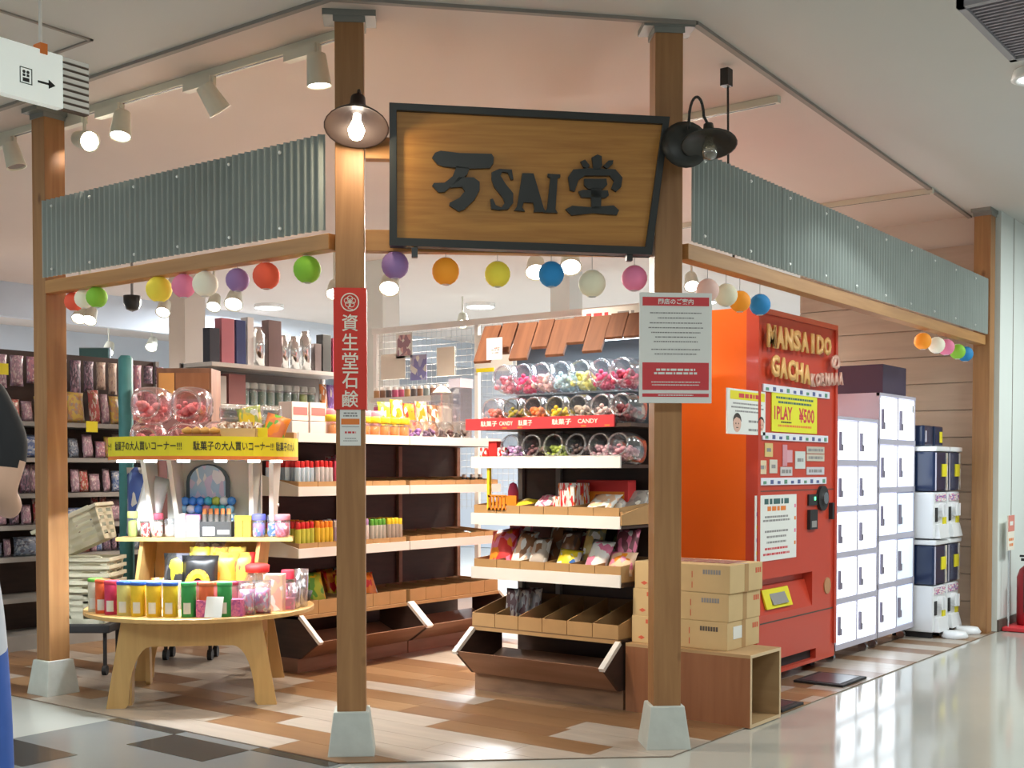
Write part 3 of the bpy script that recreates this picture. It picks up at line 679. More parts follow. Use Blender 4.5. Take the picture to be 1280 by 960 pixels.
for bay in (0, 1):
    for k, z in enumerate((.333, .696, 1.061)):
        tray((LX + bay * .975 + .012, LY + .016, z), .94, .36, 6, 'divided card tray on %s shelf in %s bay of long rack' % (nm4[k] if k else 'lowest', 'right' if bay else 'left'), 0, .068 if k else .085, .09)
def tubes(bay, c, z, body, cap, label, n=(4, 4), h_=.185, rows_y=.085):
    g = label + ' group'
    for j in range(n[1]):
        for i in range(n[0]):
            x = comp(bay, c) + (i - (n[0] - 1) / 2) * .036; y = LY + .05 + j * rows_y
            tube((x, y, z + .006), .035, h_ + random.uniform(-.004, .004), body, cap, label, g)
RC = colm(Rd, rough=.35)
z2, z3, z4 = 1.061, .696, .333
tubes(0, 0, z2, colm((.55, .68, .78)), RC, 'pale blue tube with red cap at left end of second shelf of long rack')
tubes(0, 1, z2, colm((.6, .58, .58)), RC, 'silvery tube with red cap next to pale blue ones on second shelf')
tubes(0, 2, z2, colm((.62, .08, .15)), colm((.8, .1, .2)), 'crimson tube behind banner post on second shelf of long rack', (4, 3))
tubes(0, 0, z3, colm((.62, .62, .08)), RC, 'yellow green tube with red cap at left end of third shelf', (4, 4))
tubes(0, 1, z3, colm((.80, .55, .04)), colm(Or), 'yellow tube with orange cap second compartment of third shelf', (4, 4))
tubes(0, 2, z3, colm((.45, .36, .6)), colm(Wh), 'purple tube with white cap beside banner post on third shelf', (4, 3))
tubes(0, 3, z3, colm((.72, .66, .62)), colm((.45, .25, .5)), 'white tube with purple cap just right of banner post on third shelf', (4, 3))
tubes(0, 4, z3, colm((.5, .48, .42)), colm(Gn), 'grey tube with green cap in third shelf middle', (4, 3))
tubes(0, 5, z3, colm((.42, .36, .3)), colm(Ye), 'brown tube with yellow cap at right end of left bay third shelf', (4, 3))
def packs(bay, c, z, mat, label, n=3, w_=.14, h_=.19, d_=.06, tilt=R(-18), y0=.09, dy=.075):
    for j in range(n):
        packet((comp(bay, c) + random.uniform(-.012, .012), LY + y0 + j * dy, z + .012), w_, h_ * random.uniform(.9, 1.08), d_, mat, label, random.uniform(-.15, .15), tilt, label + ' group')
packs(0, 3, z2, pr(Pi, Rd), 'pink packet standing right of banner post on second shelf', 3, h_=.23, tilt=R(-8))
packs(0, 0, z4, pr(Gn, (.5, .62, .1)), 'green snack packet at left end of lowest shelf of long rack', 3, h_=.23)
packs(0, 1, z4, pr((.45, .6, .05), Gn, Ye), 'lime snack packet left of banner post on lowest shelf', 3, h_=.22)
packs(0, 3, z4, pr(Or, Rd, Ye), 'orange snack packet right of banner post on lowest shelf', 4, h_=.22)
packs(0, 4, z4, pr(Rd, Or, Wh), 'red and orange snack packet second right of banner post on lowest shelf', 4, h_=.22)
packs(0, 5, z4, pr(Br, Rd, Pe), 'small reddish packet lying low in lowest shelf tray', 3, h_=.08, tilt=R(-50))
packs(1, 0, z2, pr(Gn, (.3, .5, .1)), 'flat green packet in right bay of second shelf', 2, h_=.08, tilt=R(-60))
packs(1, 0, z4, pr(Rd, Br, Pe), 'dark red packet in right bay of lowest shelf', 2, h_=.08, tilt=R(-55))
packs(1, 4, z4, pr(Bl, Wh), 'blue and white packet in right bay of lowest shelf', 2, h_=.07, tilt=R(-55))
packs(1, 4, z3, pr((.05, .3, .3), Bk), 'teal packet in right bay of third shelf', 2, h_=.07, tilt=R(-45))
for i in range(5): tube((comp(1, 4) + (i - 1) * .045, LY + .1 + .03 * (i % 2), z2 + .006), .036, .10, colm(Bk), colm((.6, .6, .6)), 'small black bottle at right end of second shelf', 'small black bottles on second shelf')
# top shelf of the long rack
zt = 1.380
for i, (x, y) in enumerate(((5.07, 5.50), (5.21, 5.49), (5.07, 5.50), (5.21, 5.49))):
    zz = zt + (.0 if i < 2 else .118)
    carton_box((x, y, zz), .135, .12, .115, colm((.86, .76, .72)), 'pink white carton with red stripe, %s %s of four on top of the long shelf' % ('lower' if i < 2 else 'upper', 'left' if i % 2 == 0 else 'right'), 0, 'striped_carton', stripe=colm((.8, .2, .2)) if i > 1 else None)
ME_POT = B().lathe([(0, 0), (.42, 0), (.5, .1), (.5, .68), (.44, .74), (.44, .76)], 12).mesh('pot_body', M['clear'], True)
ME_LID = B().lathe([(.5, .74), (.52, .75), (.52, .94), (.47, 1.), (0, 1.)], 12).mesh('lid', M['paper'], True)
ME_FILL = B().lathe([(0, .02), (.38, .02), (.46, .12), (.45, .60), (.2, .66), (0, .62)], 10).mesh('contents', M['paper'], True)
def pot(loc, d_, h_, fill, lid, label, group=None, rz=0):
    t = thing('lidded_pot', label, 'jar', loc, rz, group)
    for nm, me, m in (('pot_body', ME_POT, None), ('lid', ME_LID, lid), ('contents', ME_FILL, fill)): inst(nm, me, m, t, (0, 0, 0), (0, 0, 0), (d_, d_, h_))
    return t
for i in range(8):
    x = 5.20 + i * .092
    pot((x, LY + .07, zt), .085, .155, colm(Or), colm(Ye), 'clear pot of orange sweets with yellow lid on top of the long shelf', 'yellow lidded pots on the long shelf top')
for i in range(5): pot((5.32 + i * .1, LY + .20, zt), .085, .20, colm((.8, .25, .3)), colm((.75, .3, .4)), 'clear pot with pink lid behind the yellow lidded pots', 'pink lidded pots on the long shelf top')
for i, (c, nm) in enumerate(((Pu, 'purple sweets'), ((.2, .1, .22), 'dark sweets'), ((.12, .06, .06), 'brown sweets'), ((.10, .07, .06), 'black sweets'))):
    lying_jar((5.93 + i * .165, LY + .10, zt), .145, colm(c), 'lying clear jar of %s, %s of four on the right bay top' % (nm, ('first', 'second', 'third', 'last')[i]), 0, k=i)
for i, (m, nm) in enumerate(((pr(Ye, Gn), 'yellow green'), (pr(Ye, Or), 'yellow'), (pr(Or, Rd), 'orange red'), (pr(Pe, Or), 'peach'), (pr(Pe, Br), 'peach and brown'), (pr((.7, .5, .45), Wh), 'pale pink'))):
    packet((5.86 + i * .125, LY + .24, zt + .07), .125, .20 + .02 * (i % 2), .05, m, 'standing %s pouch behind the lying jars on the long shelf top' % nm, 0, R(-6))
carton_box((5.86 + .31, LY + .24, zt), .80, .10, .07, M['card'], 'low card box under the standing pouches on the long shelf top', 0, 'card_box')
t = thing('clear_dispenser', 'tall clear plastic dispenser at right end of the long shelf top', 'dispenser', (6.62, LY + .22, zt))
box(-.07, -.05, 0, .07, .05, .46).build('case', CLEAR('smoke_clear', (.72, .70, .74), .4), t, bevel=.01); box(-.072, -.052, .40, .072, .052, .465).build('cap', M['lilac'], t); box(-.055, -.04, .005, .055, .04, .16).build('sweets', pr(Wh, Pe), t)
t = thing('clear_dispenser', 'frosted white dispenser left of the tall clear dispenser', 'dispenser', (6.45, LY + .25, zt))
box(-.07, -.05, 0, .07, .05, .36).build('case', CLEAR('frost_clear', (.85, .84, .84), .5), t, bevel=.01); box(-.055, -.04, .005, .055, .04, .25).build('sweets', pr(Wh, (.75, .72, .7)), t); B().lathe([(.07, .36), (.03, .40), (0, .41)], 10).build('cap', M['paper'], t)
for i in range(6): tag(B().prism([(-.022, 0), (.022, 0), (0, .045)], lambda a, b, c: (a, b * .3 + c, b), .002).build('price_card', M['paper'], None, (5.96 + i * .14, LY + .006, zt + .012)), 'small white price card standing on the long shelf edge', 'card', 'white price cards on the long shelf edge')

# ================================================================== CANDY RACK (facing left)
KX, KY, KW = 5.05, 4.085, .945
rk = thing('candy_rack', 'dark candy rack with wooden awning in the middle of the shop', 'rack', (KX, KY, 0), R(-90))
def K(x, y, z): return (KX + y, KY - x, z)
KR = R(-90)
box(0, .03, 0, KW, .42, .10).build('plinth', WOOD('worn_plinth', (.30, .16, .085), (.17, .09, .05), (1.5, 1.5, 9), .6), rk)
box(0, .42, 0, KW, .44, 1.93).build('back_panel', M['brownd'], rk)
box(0, .41, 1.43, KW, .42, 1.93).build('upper_back_panel', P('slate_back', (.10, .115, .13), .5), rk)
for x in (.02, .28, .89): box(x, .395, .3, x + .03, .42, 1.43).build('upright', M['grey'], rk)
bin_unit(rk, KW, -.155, .235, .10, .34)
for k, z in enumerate((.333, .614, .905, 1.208)):
    s = box(.0, .012, z, KW, .40, z + .018).build('shelf_board', M['brownd'], rk)
    if k: box(-.002, 0, z, KW - .002, .012, z + .062).build('white_edge', M['strip'], s)
    else: box(0, 0, z, KW, .012, z + .018).build('front_edge', M['card'], s)
box(KW - .012, .02, .92, KW, .39, .99).build('tray_side', M['card'], rk)
B().prism([(.0, .923), (.39, .923), (.39, 1.05), (.0, .975)], lambda a, b, c: (KW + c, a, b), .008).build('tray_side', M['card'], rk)
s = box(.0, .0, 1.412, KW + .06, .40, 1.43).build('shelf_board', M['brownd'], rk)
sp = box(-.03, -.012, 1.412, KW - .03, 0, 1.472).build('red_strip', P('red_strip', (.60, .045, .055), .5, var=.03), rk)
for x, tx, wd in ((.13, '駄菓子', .11), (.245, 'CANDY', .09), (.37, '駄菓子', .09), (.60, '駄菓子', .12), (.76, 'CANDY', .12)): text(tx, M['cream'], sp, (x, -.0125, 1.444), wd, .030 if tx != 'CANDY' else .022, bold=.012)
for x in (.22, .32, .72, .86): box(x + .0, -.0128, 1.416, x + .03, -.012, 1.424).build('orange_patch', M['orink'], sp)
s = box(.0, .10, 1.592, KW, .40, 1.602).build('clear_shelf', M['clear'], rk)
# awning of loose boards
aw = [(-.01, .115, .0), (.118, .10, .35), (.228, .12, .02), (.358, .10, .52), (.462, .115, .1), (.58, .105, .62), (.69, .115, .16), (.81, .10, .74), (.915, .11, .80)]
for i, (x, wd, cut) in enumerate(aw):
    L = 1 - .50 * cut; y1, zz1 = .13, 1.985; y0 = y1 - .10 * L; z0 = zz1 - .20 * L; dz = .006 * (i % 2)
    B().hexa([(x, y0, z0 + dz), (x + wd, y0, z0 + dz), (x + wd, y0 + .008, z0 - .012 + dz), (x, y0 + .008, z0 - .012 + dz)], [(x, y1, zz1 + dz), (x + wd, y1, zz1 + dz), (x + wd, y1 + .008, zz1 - .012 + dz), (x, y1 + .008, zz1 - .012 + dz)]).build('awning_board', M['shingle'], rk)
B().box(-.02, .13, 1.935, KW + .11, .44, 1.958).build('awning_top', M['brownd'], rk)
box(.02, .15, 1.86, KW + .06, .17, 1.88).build('light_tube', P('tube_glow', (1, 1, 1), emit=4, ecol=(.8, .92, 1)), rk)
light('tube_light', 'AREA', K(.5, .16, 1.855), 4, (.78, .9, 1), (0, 0, -1), shape='RECTANGLE', size=.04, size_y=.9)
sb = thing('small_signboard', 'narrow white signboard with dark print on top of the wooden awning', 'sign', K(.55, .25, 1.959), KR)
box(0, 0, 0, .36, .012, .085).build('board', M['paper'], sb); lines(sb, M['redink'], .02, .17, (.045,), 0, .03, 4); lines(sb, M['ink'], .2, .34, (.045,), 0, .025, 6)
# jars on the rack
TOPJ = [(.125, (.75, .25, .3), 'mixed red sweets'), (.255, (.80, .05, .16), 'bright pink balls'), (.375, (.75, .45, .42), 'pale pink sweets'), (.50, (.45, .62, .68), 'pale blue sweets'), (.625, (.70, .66, .2), 'yellow green sweets'), (.75, (.65, .06, .16), 'crimson sweets'), (.875, (.50, .05, .10), 'dark red sweets')]
for i, (x, c, nm) in enumerate(TOPJ): lying_jar(K(x, .20, 1.603), .165, colm(c), 'lying clear jar of %s on the uppermost shelf of the candy rack' % nm, KR, k=i)
MIDJ = [(.115, (.75, .20, .16), 'red and white sweets'), (.255, (.30, .25, .03), 'olive sweets'), (.395, (.80, .22, .06), 'orange sweets'), (.535, (.82, .58, .03), 'yellow sweets'), (.675, (.55, .45, .36), 'beige sweets'), (.815, (.75, .55, .52), 'white and pink sweets'), (.93, (.22, .05, .06), 'dark maroon sweets')]
for i, (x, c, nm) in enumerate(MIDJ): lying_jar(K(x, .10, 1.431), .150, colm(c), 'lying clear jar of %s on the shelf above the red candy strip' % nm, KR, k=i)
LOWJ = [(.25, (.55, .36, .62), 'lilac sweets'), (.39, (.16, .07, .08), 'dark brown sweets'), (.53, (.40, .50, .10), 'green sweets'), (.67, (.09, .06, .06), 'black sweets'), (.81, (.65, .40, .46), 'few pink sweets'), (.92, (.72, .36, .42), 'rosy sweets')]
for i, (x, c, nm) in enumerate(LOWJ): lying_jar(K(x, .10, 1.227), .160, colm(c), 'lying clear jar of %s on the shelf below the red candy strip' % nm, KR, k=i, fill=.8)
for i in range(3): carton_box(K(.045 + .06 * i, .08, 1.228), .055, .06, .09 + .035 * (i == 1), pr(Rd, Wh, Gn) if i != 1 else colm(Rd), 'small red and white box, %s of three at left end below the red candy strip' % ('left', 'middle', 'right')[i], KR, 'sweet_box')
# shelf 2
tray(K(0.004, .016, .925), KW - .018, .36, 6, 'brown card tray on the second shelf of the candy rack', KR, .085, .11)
def kc(c): return .008 + (c + .5) * (KW - .016) / 6
cr = thing('orange_crate', 'small orange plastic crate at left end of the candy rack', 'crate', K(.165, .06, .985), KR)
for i in range(5): box(-.055 + i * .0245, -.05, 0, -.055 + i * .0245 + .012, -.044, .075).build('slat', colm(Or), cr)
box(-.06, -.05, 0, .06, .05, .01).build('floor_plate', colm(Or), cr); box(-.06, -.05, .068, .06, -.042, .08).build('rim', colm(Or), cr); box(-.06, .044, 0, .06, .05, .075).build('back_wall', colm(Or), cr)
box(-.066, -.05, 0, -.05, -.03, .27).build('post', colm(Ye), cr)
tag(B().lathe([(.0, 0), (.03, 0), (.03, .15), (.02, .19), (0, .2)], 10).build('bottle', colm((.70, .06, .16)), None, K(.155, .17, .932), smooth=True), 'magenta bottle standing behind the small orange crate', 'bottle')
packet(K(kc(1) + .02, .09, .985), .12, .12, .05, colm(Ye), 'flat yellow packet right of the orange crate', KR, R(-65))
packet(K(kc(2), .10, .985), .14, .13, .06, pr(Wh, Pi), 'white and pink packet lying in the second shelf of candy rack', KR, R(-55))
packet(K(kc(2) + .02, .20, .985), .14, .15, .06, pr(Pi, Wh), 'pink packet behind a white one in the second shelf of candy rack', KR, R(-55))
for j in range(3):
    for i in range(3):
        carton_box(K(kc(3) + (i - 1) * .045, .10 + j * .05, .930), .046, .045, .20 - .0 * j if j else .13 + .03 * i, pr(Wh, Rd, Or), 'small white box with red print, piled in the middle of the candy rack', KR, 'sweet_box', group='white and red boxes on the candy rack')
carton_box(K(kc(3) + .12, .30, .930), .32, .08, .215, colm((.62, .03, .03)), 'long red box at the back of the second candy rack shelf', KR, 'sweet_box', stripe=colm(Or))
packet(K(kc(4) + .03, .11, .985), .17, .15, .05, pr(Wh, Pe), 'white packet leaning in the fifth compartment of the candy rack', KR, R(-55))
packet(K(kc(4) + .04, .21, .985), .17, .16, .05, pr((.6, .55, .52), Wh), 'grey white packet behind the leaning white packet', KR, R(-50))
packet(K(kc(5), .24, .985), .16, .16, .05, pr((.32, .29, .27), (.45, .4, .36)), 'grey packet at the back right of the second candy rack shelf', KR, R(-48))
# shelf 3
tray(K(0.004, .016, .634), KW - .008, .36, 6, 'brown card tray on the third shelf of the candy rack', KR, .085, .11)
S3 = [(0, .04, .17, .20, pr(Rd, Pi, Or), 'big red bag with yellow print at left end of third candy rack shelf', -.3), (1, .0, .11, .19, pr(Wh, Pe, Br), 'white bag second from left on third candy rack shelf', .1),
      (2, -.03, .11, .16, pr((.5, .44, .38), Wh, Br), 'pale brown bag third from left on third candy rack shelf', -.1), (3, .0, .13, .11, pr(Ye, Wh, Bl), 'yellow and white packet in the middle of third candy rack shelf', .1),
      (4, .02, .12, .16, pr(Wh, Pi), 'pink and white packet fifth on third candy rack shelf', .15), (5, .02, .14, .11, pr(Pe, Pi, Or), 'peach packet at right end of third candy rack shelf', 0)]
for c, dx, wd, hh, m, lb, rl in S3: packet(K(kc(c) + dx, .09, .665), wd * 1.15, hh * 1.2, .07, m, lb, KR, R(-28), roll=rl * .6)
S3b = [(0, .06, .15, .20, pr(Pi, Rd), 'magenta bag at back left of third candy rack shelf'), (2, .0, .16, .20, pr(Br, (.35, .3, .25)), 'dark brown bag at the back of third candy rack shelf'), (2, .10, .12, .17, pr((.15, .09, .07), Br), 'blackish brown bag at the back of third candy rack shelf'),
       (3, .02, .16, .18, pr((.30, .06, .08), Br), 'maroon bag at the back of third candy rack shelf'), (3, .09, .12, .19, pr((.55, .42, .15), (.3, .3, .2), Wh), 'gold bag sticking up in the middle of third candy rack shelf'), (4, .07, .12, .16, pr((.15, .18, .06), (.3, .25, .1)), 'dark green bag behind the pink packet'), (5, -.02, .13, .19, pr((.2, .06, .08), Pi, Wh), 'dark maroon bag at back right of third candy rack shelf')]
for i, (c, dx, wd, hh, m, lb) in enumerate(S3b): packet(K(kc(c) + dx, .19 + .06 * (i % 2), .68), wd * 1.1, hh * 1.2, .07, m, lb, KR, R(-18))
for i in range(4): packet(K(kc(3) - .05 + .035 * i, .06 + .02 * (i % 2), .65), .04, .05, .03, pr(Wh, Bl, Ye), 'tiny blue and white sweet in the front of third candy rack shelf', KR, R(-50), group='tiny sweets in the third candy rack shelf')
# shelf 4
tray(K(0.004, .0, .352), KW - .012, .39, 6, 'large brown card tray with six compartments at the bottom of the candy rack', KR, .075, .16)
for i in range(3): packet(K(.16 + .04 * i, .14 + .05 * i, .365), .09, .19, .04, pr((.5, .5, .55), (.2, .12, .14), Wh), 'tall silver and dark bag standing at left in the lowest candy rack tray', KR, R(-8), 'silver bags in the lowest tray of the candy rack')
for i in range(5): packet(K(kc(1) + .10 + .035 * i, .05 + .03 * (i % 2), .37), .06, .055, .03, pr(Wh, Pi, Pe), 'small white and pink sweet in the lowest candy rack tray', KR, R(-45), 'small sweets in the lowest candy rack tray', roll=.4 * (i % 3 - 1))
packet(K(kc(3), .10, .362), .09, .05, .04, pr((.35, .36, .1), Br), 'small olive packet in the lowest candy rack tray', KR, R(-60))
packet(K(kc(4), .34, .40), .07, .05, .02, colm(Ye), 'small yellow card at the back of the lowest candy rack tray', KR, R(-10))
packet(K(kc(5), .07, .362), .07, .05, .03, pr(Wh, Pi), 'small white packet in the right end compartment of the lowest tray', KR, R(-60))

# ================================================================== ROUND TABLE
TX, TY = 4.135, 5.215
def T(u, v, z): return (TX + .602 * u + .798 * v, TY - .798 * u + .602 * v, z)
tt = thing('display_table', 'round beech table with arched legs in front of the shop', 'table', (TX, TY, 0), HEAD)
B().lathe([(0, .442), (.585, .442), (.6, .446), (.6, .464), (.595, .468), (0, .468)], 48).build('tabletop', M['table'], tt, smooth=False)
def arch_panel(parent, L, rz, off):
    pts = [(-L, 0), (-L * .78, 0)]
    for k in range(9):
        a = math.pi * .5 * k / 8; pts.append((-L * .74 + L * .26 * (1 - math.cos(a)), .02 + .29 * math.sin(a)))
    pts += [(-p[0], p[1]) for p in pts[::-1]]
    pts += [(L * .82, .442), (-L * .82, .442)]
    c, s = math.cos(rz), math.sin(rz)
    def fr(u, v, k):
        y = off - .012 + k; return (u * c - y * s, u * s + y * c, v)
    n = len(pts); half = n // 2
    b = B()
    # strips keep the concave outline clean
    inner = pts[1:-3]; up = [(p[0], .442) for p in inner]
    b.prism([pts[0], pts[1], (pts[1][0], .442), pts[-1]], fr, .024)
    for i in range(len(inner) - 1):
        if abs(inner[i + 1][0] - inner[i][0]) > 1e-4: b.prism([inner[i], inner[i + 1], up[i + 1], up[i]], fr, .024)
    b.prism([inner[-1], pts[-3], pts[-2], up[-1]], fr, .024)
    return b.build('arched_leg_panel', M['table'], parent)
for k in range(4): arch_panel(tt, (.42, .34)[k % 2], math.pi / 2 * k + R(8), (-.40, -.32)[k % 2])
# riser
rs = thing('table_riser', 'half round wooden riser shelf standing on the display table', 'shelf', T(0, 0, .468), HEAD)
half = [(.48 * math.cos(a), .07 + .42 * math.sin(a)) for a in [math.pi * k / 14 for k in range(15)]]
B().prism(half, lambda u, v, k: (u, v, .342 + k), .022).build('top_board', M['table'], rs)
for x in (-.37, .27): B().hexa([(x - .035, .10, 0), (x - .015, .10, 0), (x - .015, .40, 0), (x - .035, .40, 0)], [(x + .012, .10, .342), (x + .032, .10, .342), (x + .032, .36, .342), (x + .012, .36, .342)]).build('support', M['table'], rs)
box(-.36, .385, 0, .27, .40, .342).build('back_board', M['table'], rs)
box(-.40, .02, 0, -.20, .035, .12).build('grey_screen', M['beige'], rs)
# tower with canopy
tw = thing('display_tower', 'pale display tower with round canopy behind the yellow text banner', 'display', T(.02, .12, .832), HEAD)
box(-.26, .10, 0, .26, .13, .42).build('back_panel', M['beige'], tw)
for x, s in ((-.30, -1), (.22, 1), (.33, 1), (-.16, -1)): B().hexa([(x - .012, -.02 + .05 * (s > 0), 0), (x + .012, -.02 + .05 * (s > 0), 0), (x + .012, .10, 0), (x - .012, .10, 0)], [(x + .03 * s - .012, -.12, .42), (x + .03 * s + .012, -.12, .42), (x + .03 * s + .012, .10, .42), (x + .03 * s - .012, .10, .42)]).build('fin', M['beige'], tw)
B().cyl((0, -.1, .418), (0, -.1, .44), .49, n=40).build('canopy_deck', M['beige'], tw)
def arc(r0, r1, z0, z1, a0, a1, n, cy=-.1):
    b = B(); vs = []; fs = []
    for i in range(n + 1):
        a = a0 + (a1 - a0) * i / n
        for r in (r0, r1):
            for z in (z0, z1): vs.append((r * math.sin(a), cy - r * math.cos(a), z))
    for i in range(n):
        a = i * 4; fs += [(a, a + 1, a + 5, a + 4), (a + 2, a + 6, a + 7, a + 3), (a, a + 4, a + 6, a + 2), (a + 1, a + 3, a + 7, a + 5)]
    fs += [(0, 2, 3, 1), (n * 4, n * 4 + 1, n * 4 + 3, n * 4 + 2)]
    return b.add(vs, fs)
ban = arc(.49, .494, .418, .535, -R(112), R(112), 36).build('yellow_banner', M['yellow'], tw)
arc(.494, .4945, .418, .436, -R(112), R(112), 36).build('orange_edge', M['orink'], ban)
for ph in (-1.42, -.42, .58, 1.5):
    tx = text('駄菓子の大人買いコーナー!!!' if ph < 1.4 else '駄菓子の大人', M['inkd'], ban, (0, 0, 0), .44 if ph < 1.4 else .2, .047, bold=.012)
    if tx:
        for v in tx.data.vertices:
            a = ph + (v.co.x + (0 if ph < 1.4 else -.12)) / .4955; v.co = Vector((.4955 * math.sin(a), -.1 - .4955 * math.cos(a), v.co.z + .487))
for k in range(7):
    a = R(-75 + 25 * k); x, y = .42 * math.sin(a), -.1 - .42 * math.cos(a)
    B().cyl((x, y, .405), (x, y, .417), .032, n=14).build('puck_light', M['lampc'], tw)
    if k in (1, 2, 3, 4, 5): light('puck_glow', 'SPOT', T(.02 + x, .12 + y,   .832 + .40), 27, (.88, .95, 1), (0, 0, -1), spot_size=2.2, shadow_soft_size=.03)
# on the canopy
zc = .832 + .44
def canopy(u, v): return T(.02 + u, .02 + v, zc)
for i, (x, z, sz, c, nm) in enumerate(((-.25, 0, .165, (.72, .45, .42), 'lower left'), (-.08, 0, .165, (.70, .42, .36), 'lower right'), (-.25, .166, .20, (.75, .3, .32), 'upper left'), (-.04, .166, .20, (.7, .22, .25), 'upper right'))): lying_jar(canopy(x, -.13, ) if not z else (*canopy(x, -.11)[:2], zc + z), sz, colm(c), 'lying clear jar of pink sweets stacked on the canopy, %s one' % nm, HEAD, k=i, clear=M['clearp'], tilt=0)
for i, (x, y) in enumerate(((-.33, .10), (-.12, .12), (.06, .10))): lying_jar(T(.02 + x, .02 + y, zc), .19, colm((.72, .30, .30)), 'pink clear jar at the back of the canopy, %s of three' % ('first', 'second', 'third')[i], HEAD, k=i, clear=M['clearp'])
bd = thing('bun_tray', 'brown tray of golden buns on the canopy edge', 'tray', canopy(.06, -.30), HEAD)
box(-.10, -.05, 0, .10, .05, .11).build('tray', M['ply'], bd); 
for i in range(4): B().lathe([(.0, -.02), (.03, -.008), (.032, .008), (.0, .024)], 10, o=(-.07 + .045 * i, 0, .125)).build('bun', colm((.62, .36, .1)), bd, smooth=True)
bx = thing('sweet_box', 'open tan box of wrapped sweets on the canopy right of the buns', 'box', canopy(.24, -.24), HEAD)
B().box(-.10, -.06, 0, .10, .06, .09).box(-.10, -.06, .09, .10, -.055, .14).box(-.10, .055, .09, .10, .06, .14).box(-.10, -.06, .09, -.095, .06, .14).box(.095, -.06, .09, .10, .06, .14).build('open_box', M['carton'], bx)
for i in range(6): inst('wrapped_sweet', ME_BAG, pr((.5, .42, .35), Br, Wh), bx, (-.075 + .03 * i, .02 * (i % 2) - .01, .10), (R(-20), .3 * (i % 3 - 1), 0), (.05, .03, .08))
for i, x in enumerate((.15, .26, .36)): pot(canopy(x, -.03), .12, .27, pr((.45, .25, .15), Wh, Br), M['clear'], 'clear bowl of brown sweets behind the open tan box, %s of three' % ('left', 'middle', 'right')[i])
tag(box(-.03, 0, 0, .03, .003, .145).build('price_card', M['yellow'], None, T(.38, -.235, zc), HEAD), 'plain yellow price card stuck at the right end of the canopy banner', 'card')
packet(canopy(.36, -.17), .13, .23, .05, pr((.75, .22, .08), Or, Gn), 'orange leafy packet at right end of the canopy', HEAD, R(-15), roll=.3)
packet(canopy(.30, -.11), .13, .27, .05, pr(Ye, (.4, .5, .1)), 'yellow packet behind the orange leafy packet', HEAD, R(-10), roll=-.2)
carton_box(canopy(.40, .10), .14, .09, .13, M['card'], 'brown box at the far right of the canopy', HEAD, 'card_box')
cb = thing('wooden_cabinet', 'tall brown cabinet with orange panel standing behind the display tower', 'cabinet', (4.74, 6.13, 0), HEAD)
box(-.17, 0, .13, .17, .24, 1.83).build('body', WOOD('cabinet_wood', (.26, .12, .07), (.18, .08, .045), (9, 9, 1)), cb); box(-.155, -.006, 1.66, -.06, 0, 1.80).build('orange_panel', colm((.68, .33, .10)), cb); box(-.05, -.006, 1.70, .155, 0, 1.80).build('upper_door', M['ply'], cb); box(-.155, -.006, .9, .155, 0, 1.64).build('lower_door', colm((.30, .15, .15)), cb); box(-.17, -.004, .13, .17, .0, .30).build('kick_board', M['grey'], cb)
for x in (-.14, .14): B().cyl((x, .05, .05), (x, .05, .13), .012, n=8).cyl((x - .014, .05, .035), (x + .014, .05, .035), .035, n=12).build('caster', M['rubber'], cb)
for x in (-.14, .14): B().cyl((x, .19, .05), (x, .19, .13), .012, n=8).cyl((x - .014, .19, .035), (x + .014, .19, .035), .035, n=12).build('caster', M['rubber'], cb)
# tower toy display
tdz = .832
ad = thing('arched_toy_card', 'toy display card with dark arched top in the middle of the tower', 'display', T(-.01, .17, tdz), HEAD)
arcp = [(-.12, .0)] + [(-.12 + .0, .30)] + [(.12 * -math.cos(a), .30 + .10 * math.sin(a)) for a in [math.pi * k / 10 for k in range(11)]] + [(.12, .0)]
B().prism(arcp, lambda u, v, k: (u, .03 + k, v), .012).build('arched_frame', P('slate_frame', (.07, .10, .12), .4), ad)
B().prism([(p[0] * .82, .02 + p[1] * .93) for p in arcp], lambda u, v, k: (u, .022 + k, v), .009).build('picture_panel', pr((.35, .55, .75), (.6, .55, .75), (.8, .85, .9), 6), ad)
rb = random.Random(4)
for i in range(14):
    c = rb.choice(((.05, .25, .75), (.3, .6, .85), (.8, .85, .9), (.05, .45, .6), (.5, .6, .1), (.7, .3, .4)))
    B().lathe([(0, -.026), (.02, -.017), (.026, 0), (.02, .017), (0, .026)], 10, o=(-.13 + .043 * (i % 7) + .01 * (i // 7), .0 - .0 * (i // 7), .15 + .045 * (i // 7))).build('toy_ball', colm(c, rough=.25), ad, smooth=True)
box(-.15, -.03, 0, .15, .028, .125).build('card_base', pr((.6, .75, .85), Bl, Wh, 7), ad)
packet(T(-.36, .14, tdz + .002), .15, .34, .08, P('white_foil', (.85, .88, .92), .15, .0, var=.1), 'shiny white foil bag at the left of the tower', HEAD, R(-5), name='foil_bag', cat='bag', roll=.25)
packet(T(-.41, .26, tdz), .15, .38, .08, pr((.08, .15, .5), (.25, .4, .7), Wh), 'blue toy bag behind the shiny foil bag', HEAD, R(-3), name='toy_bag', cat='bag')
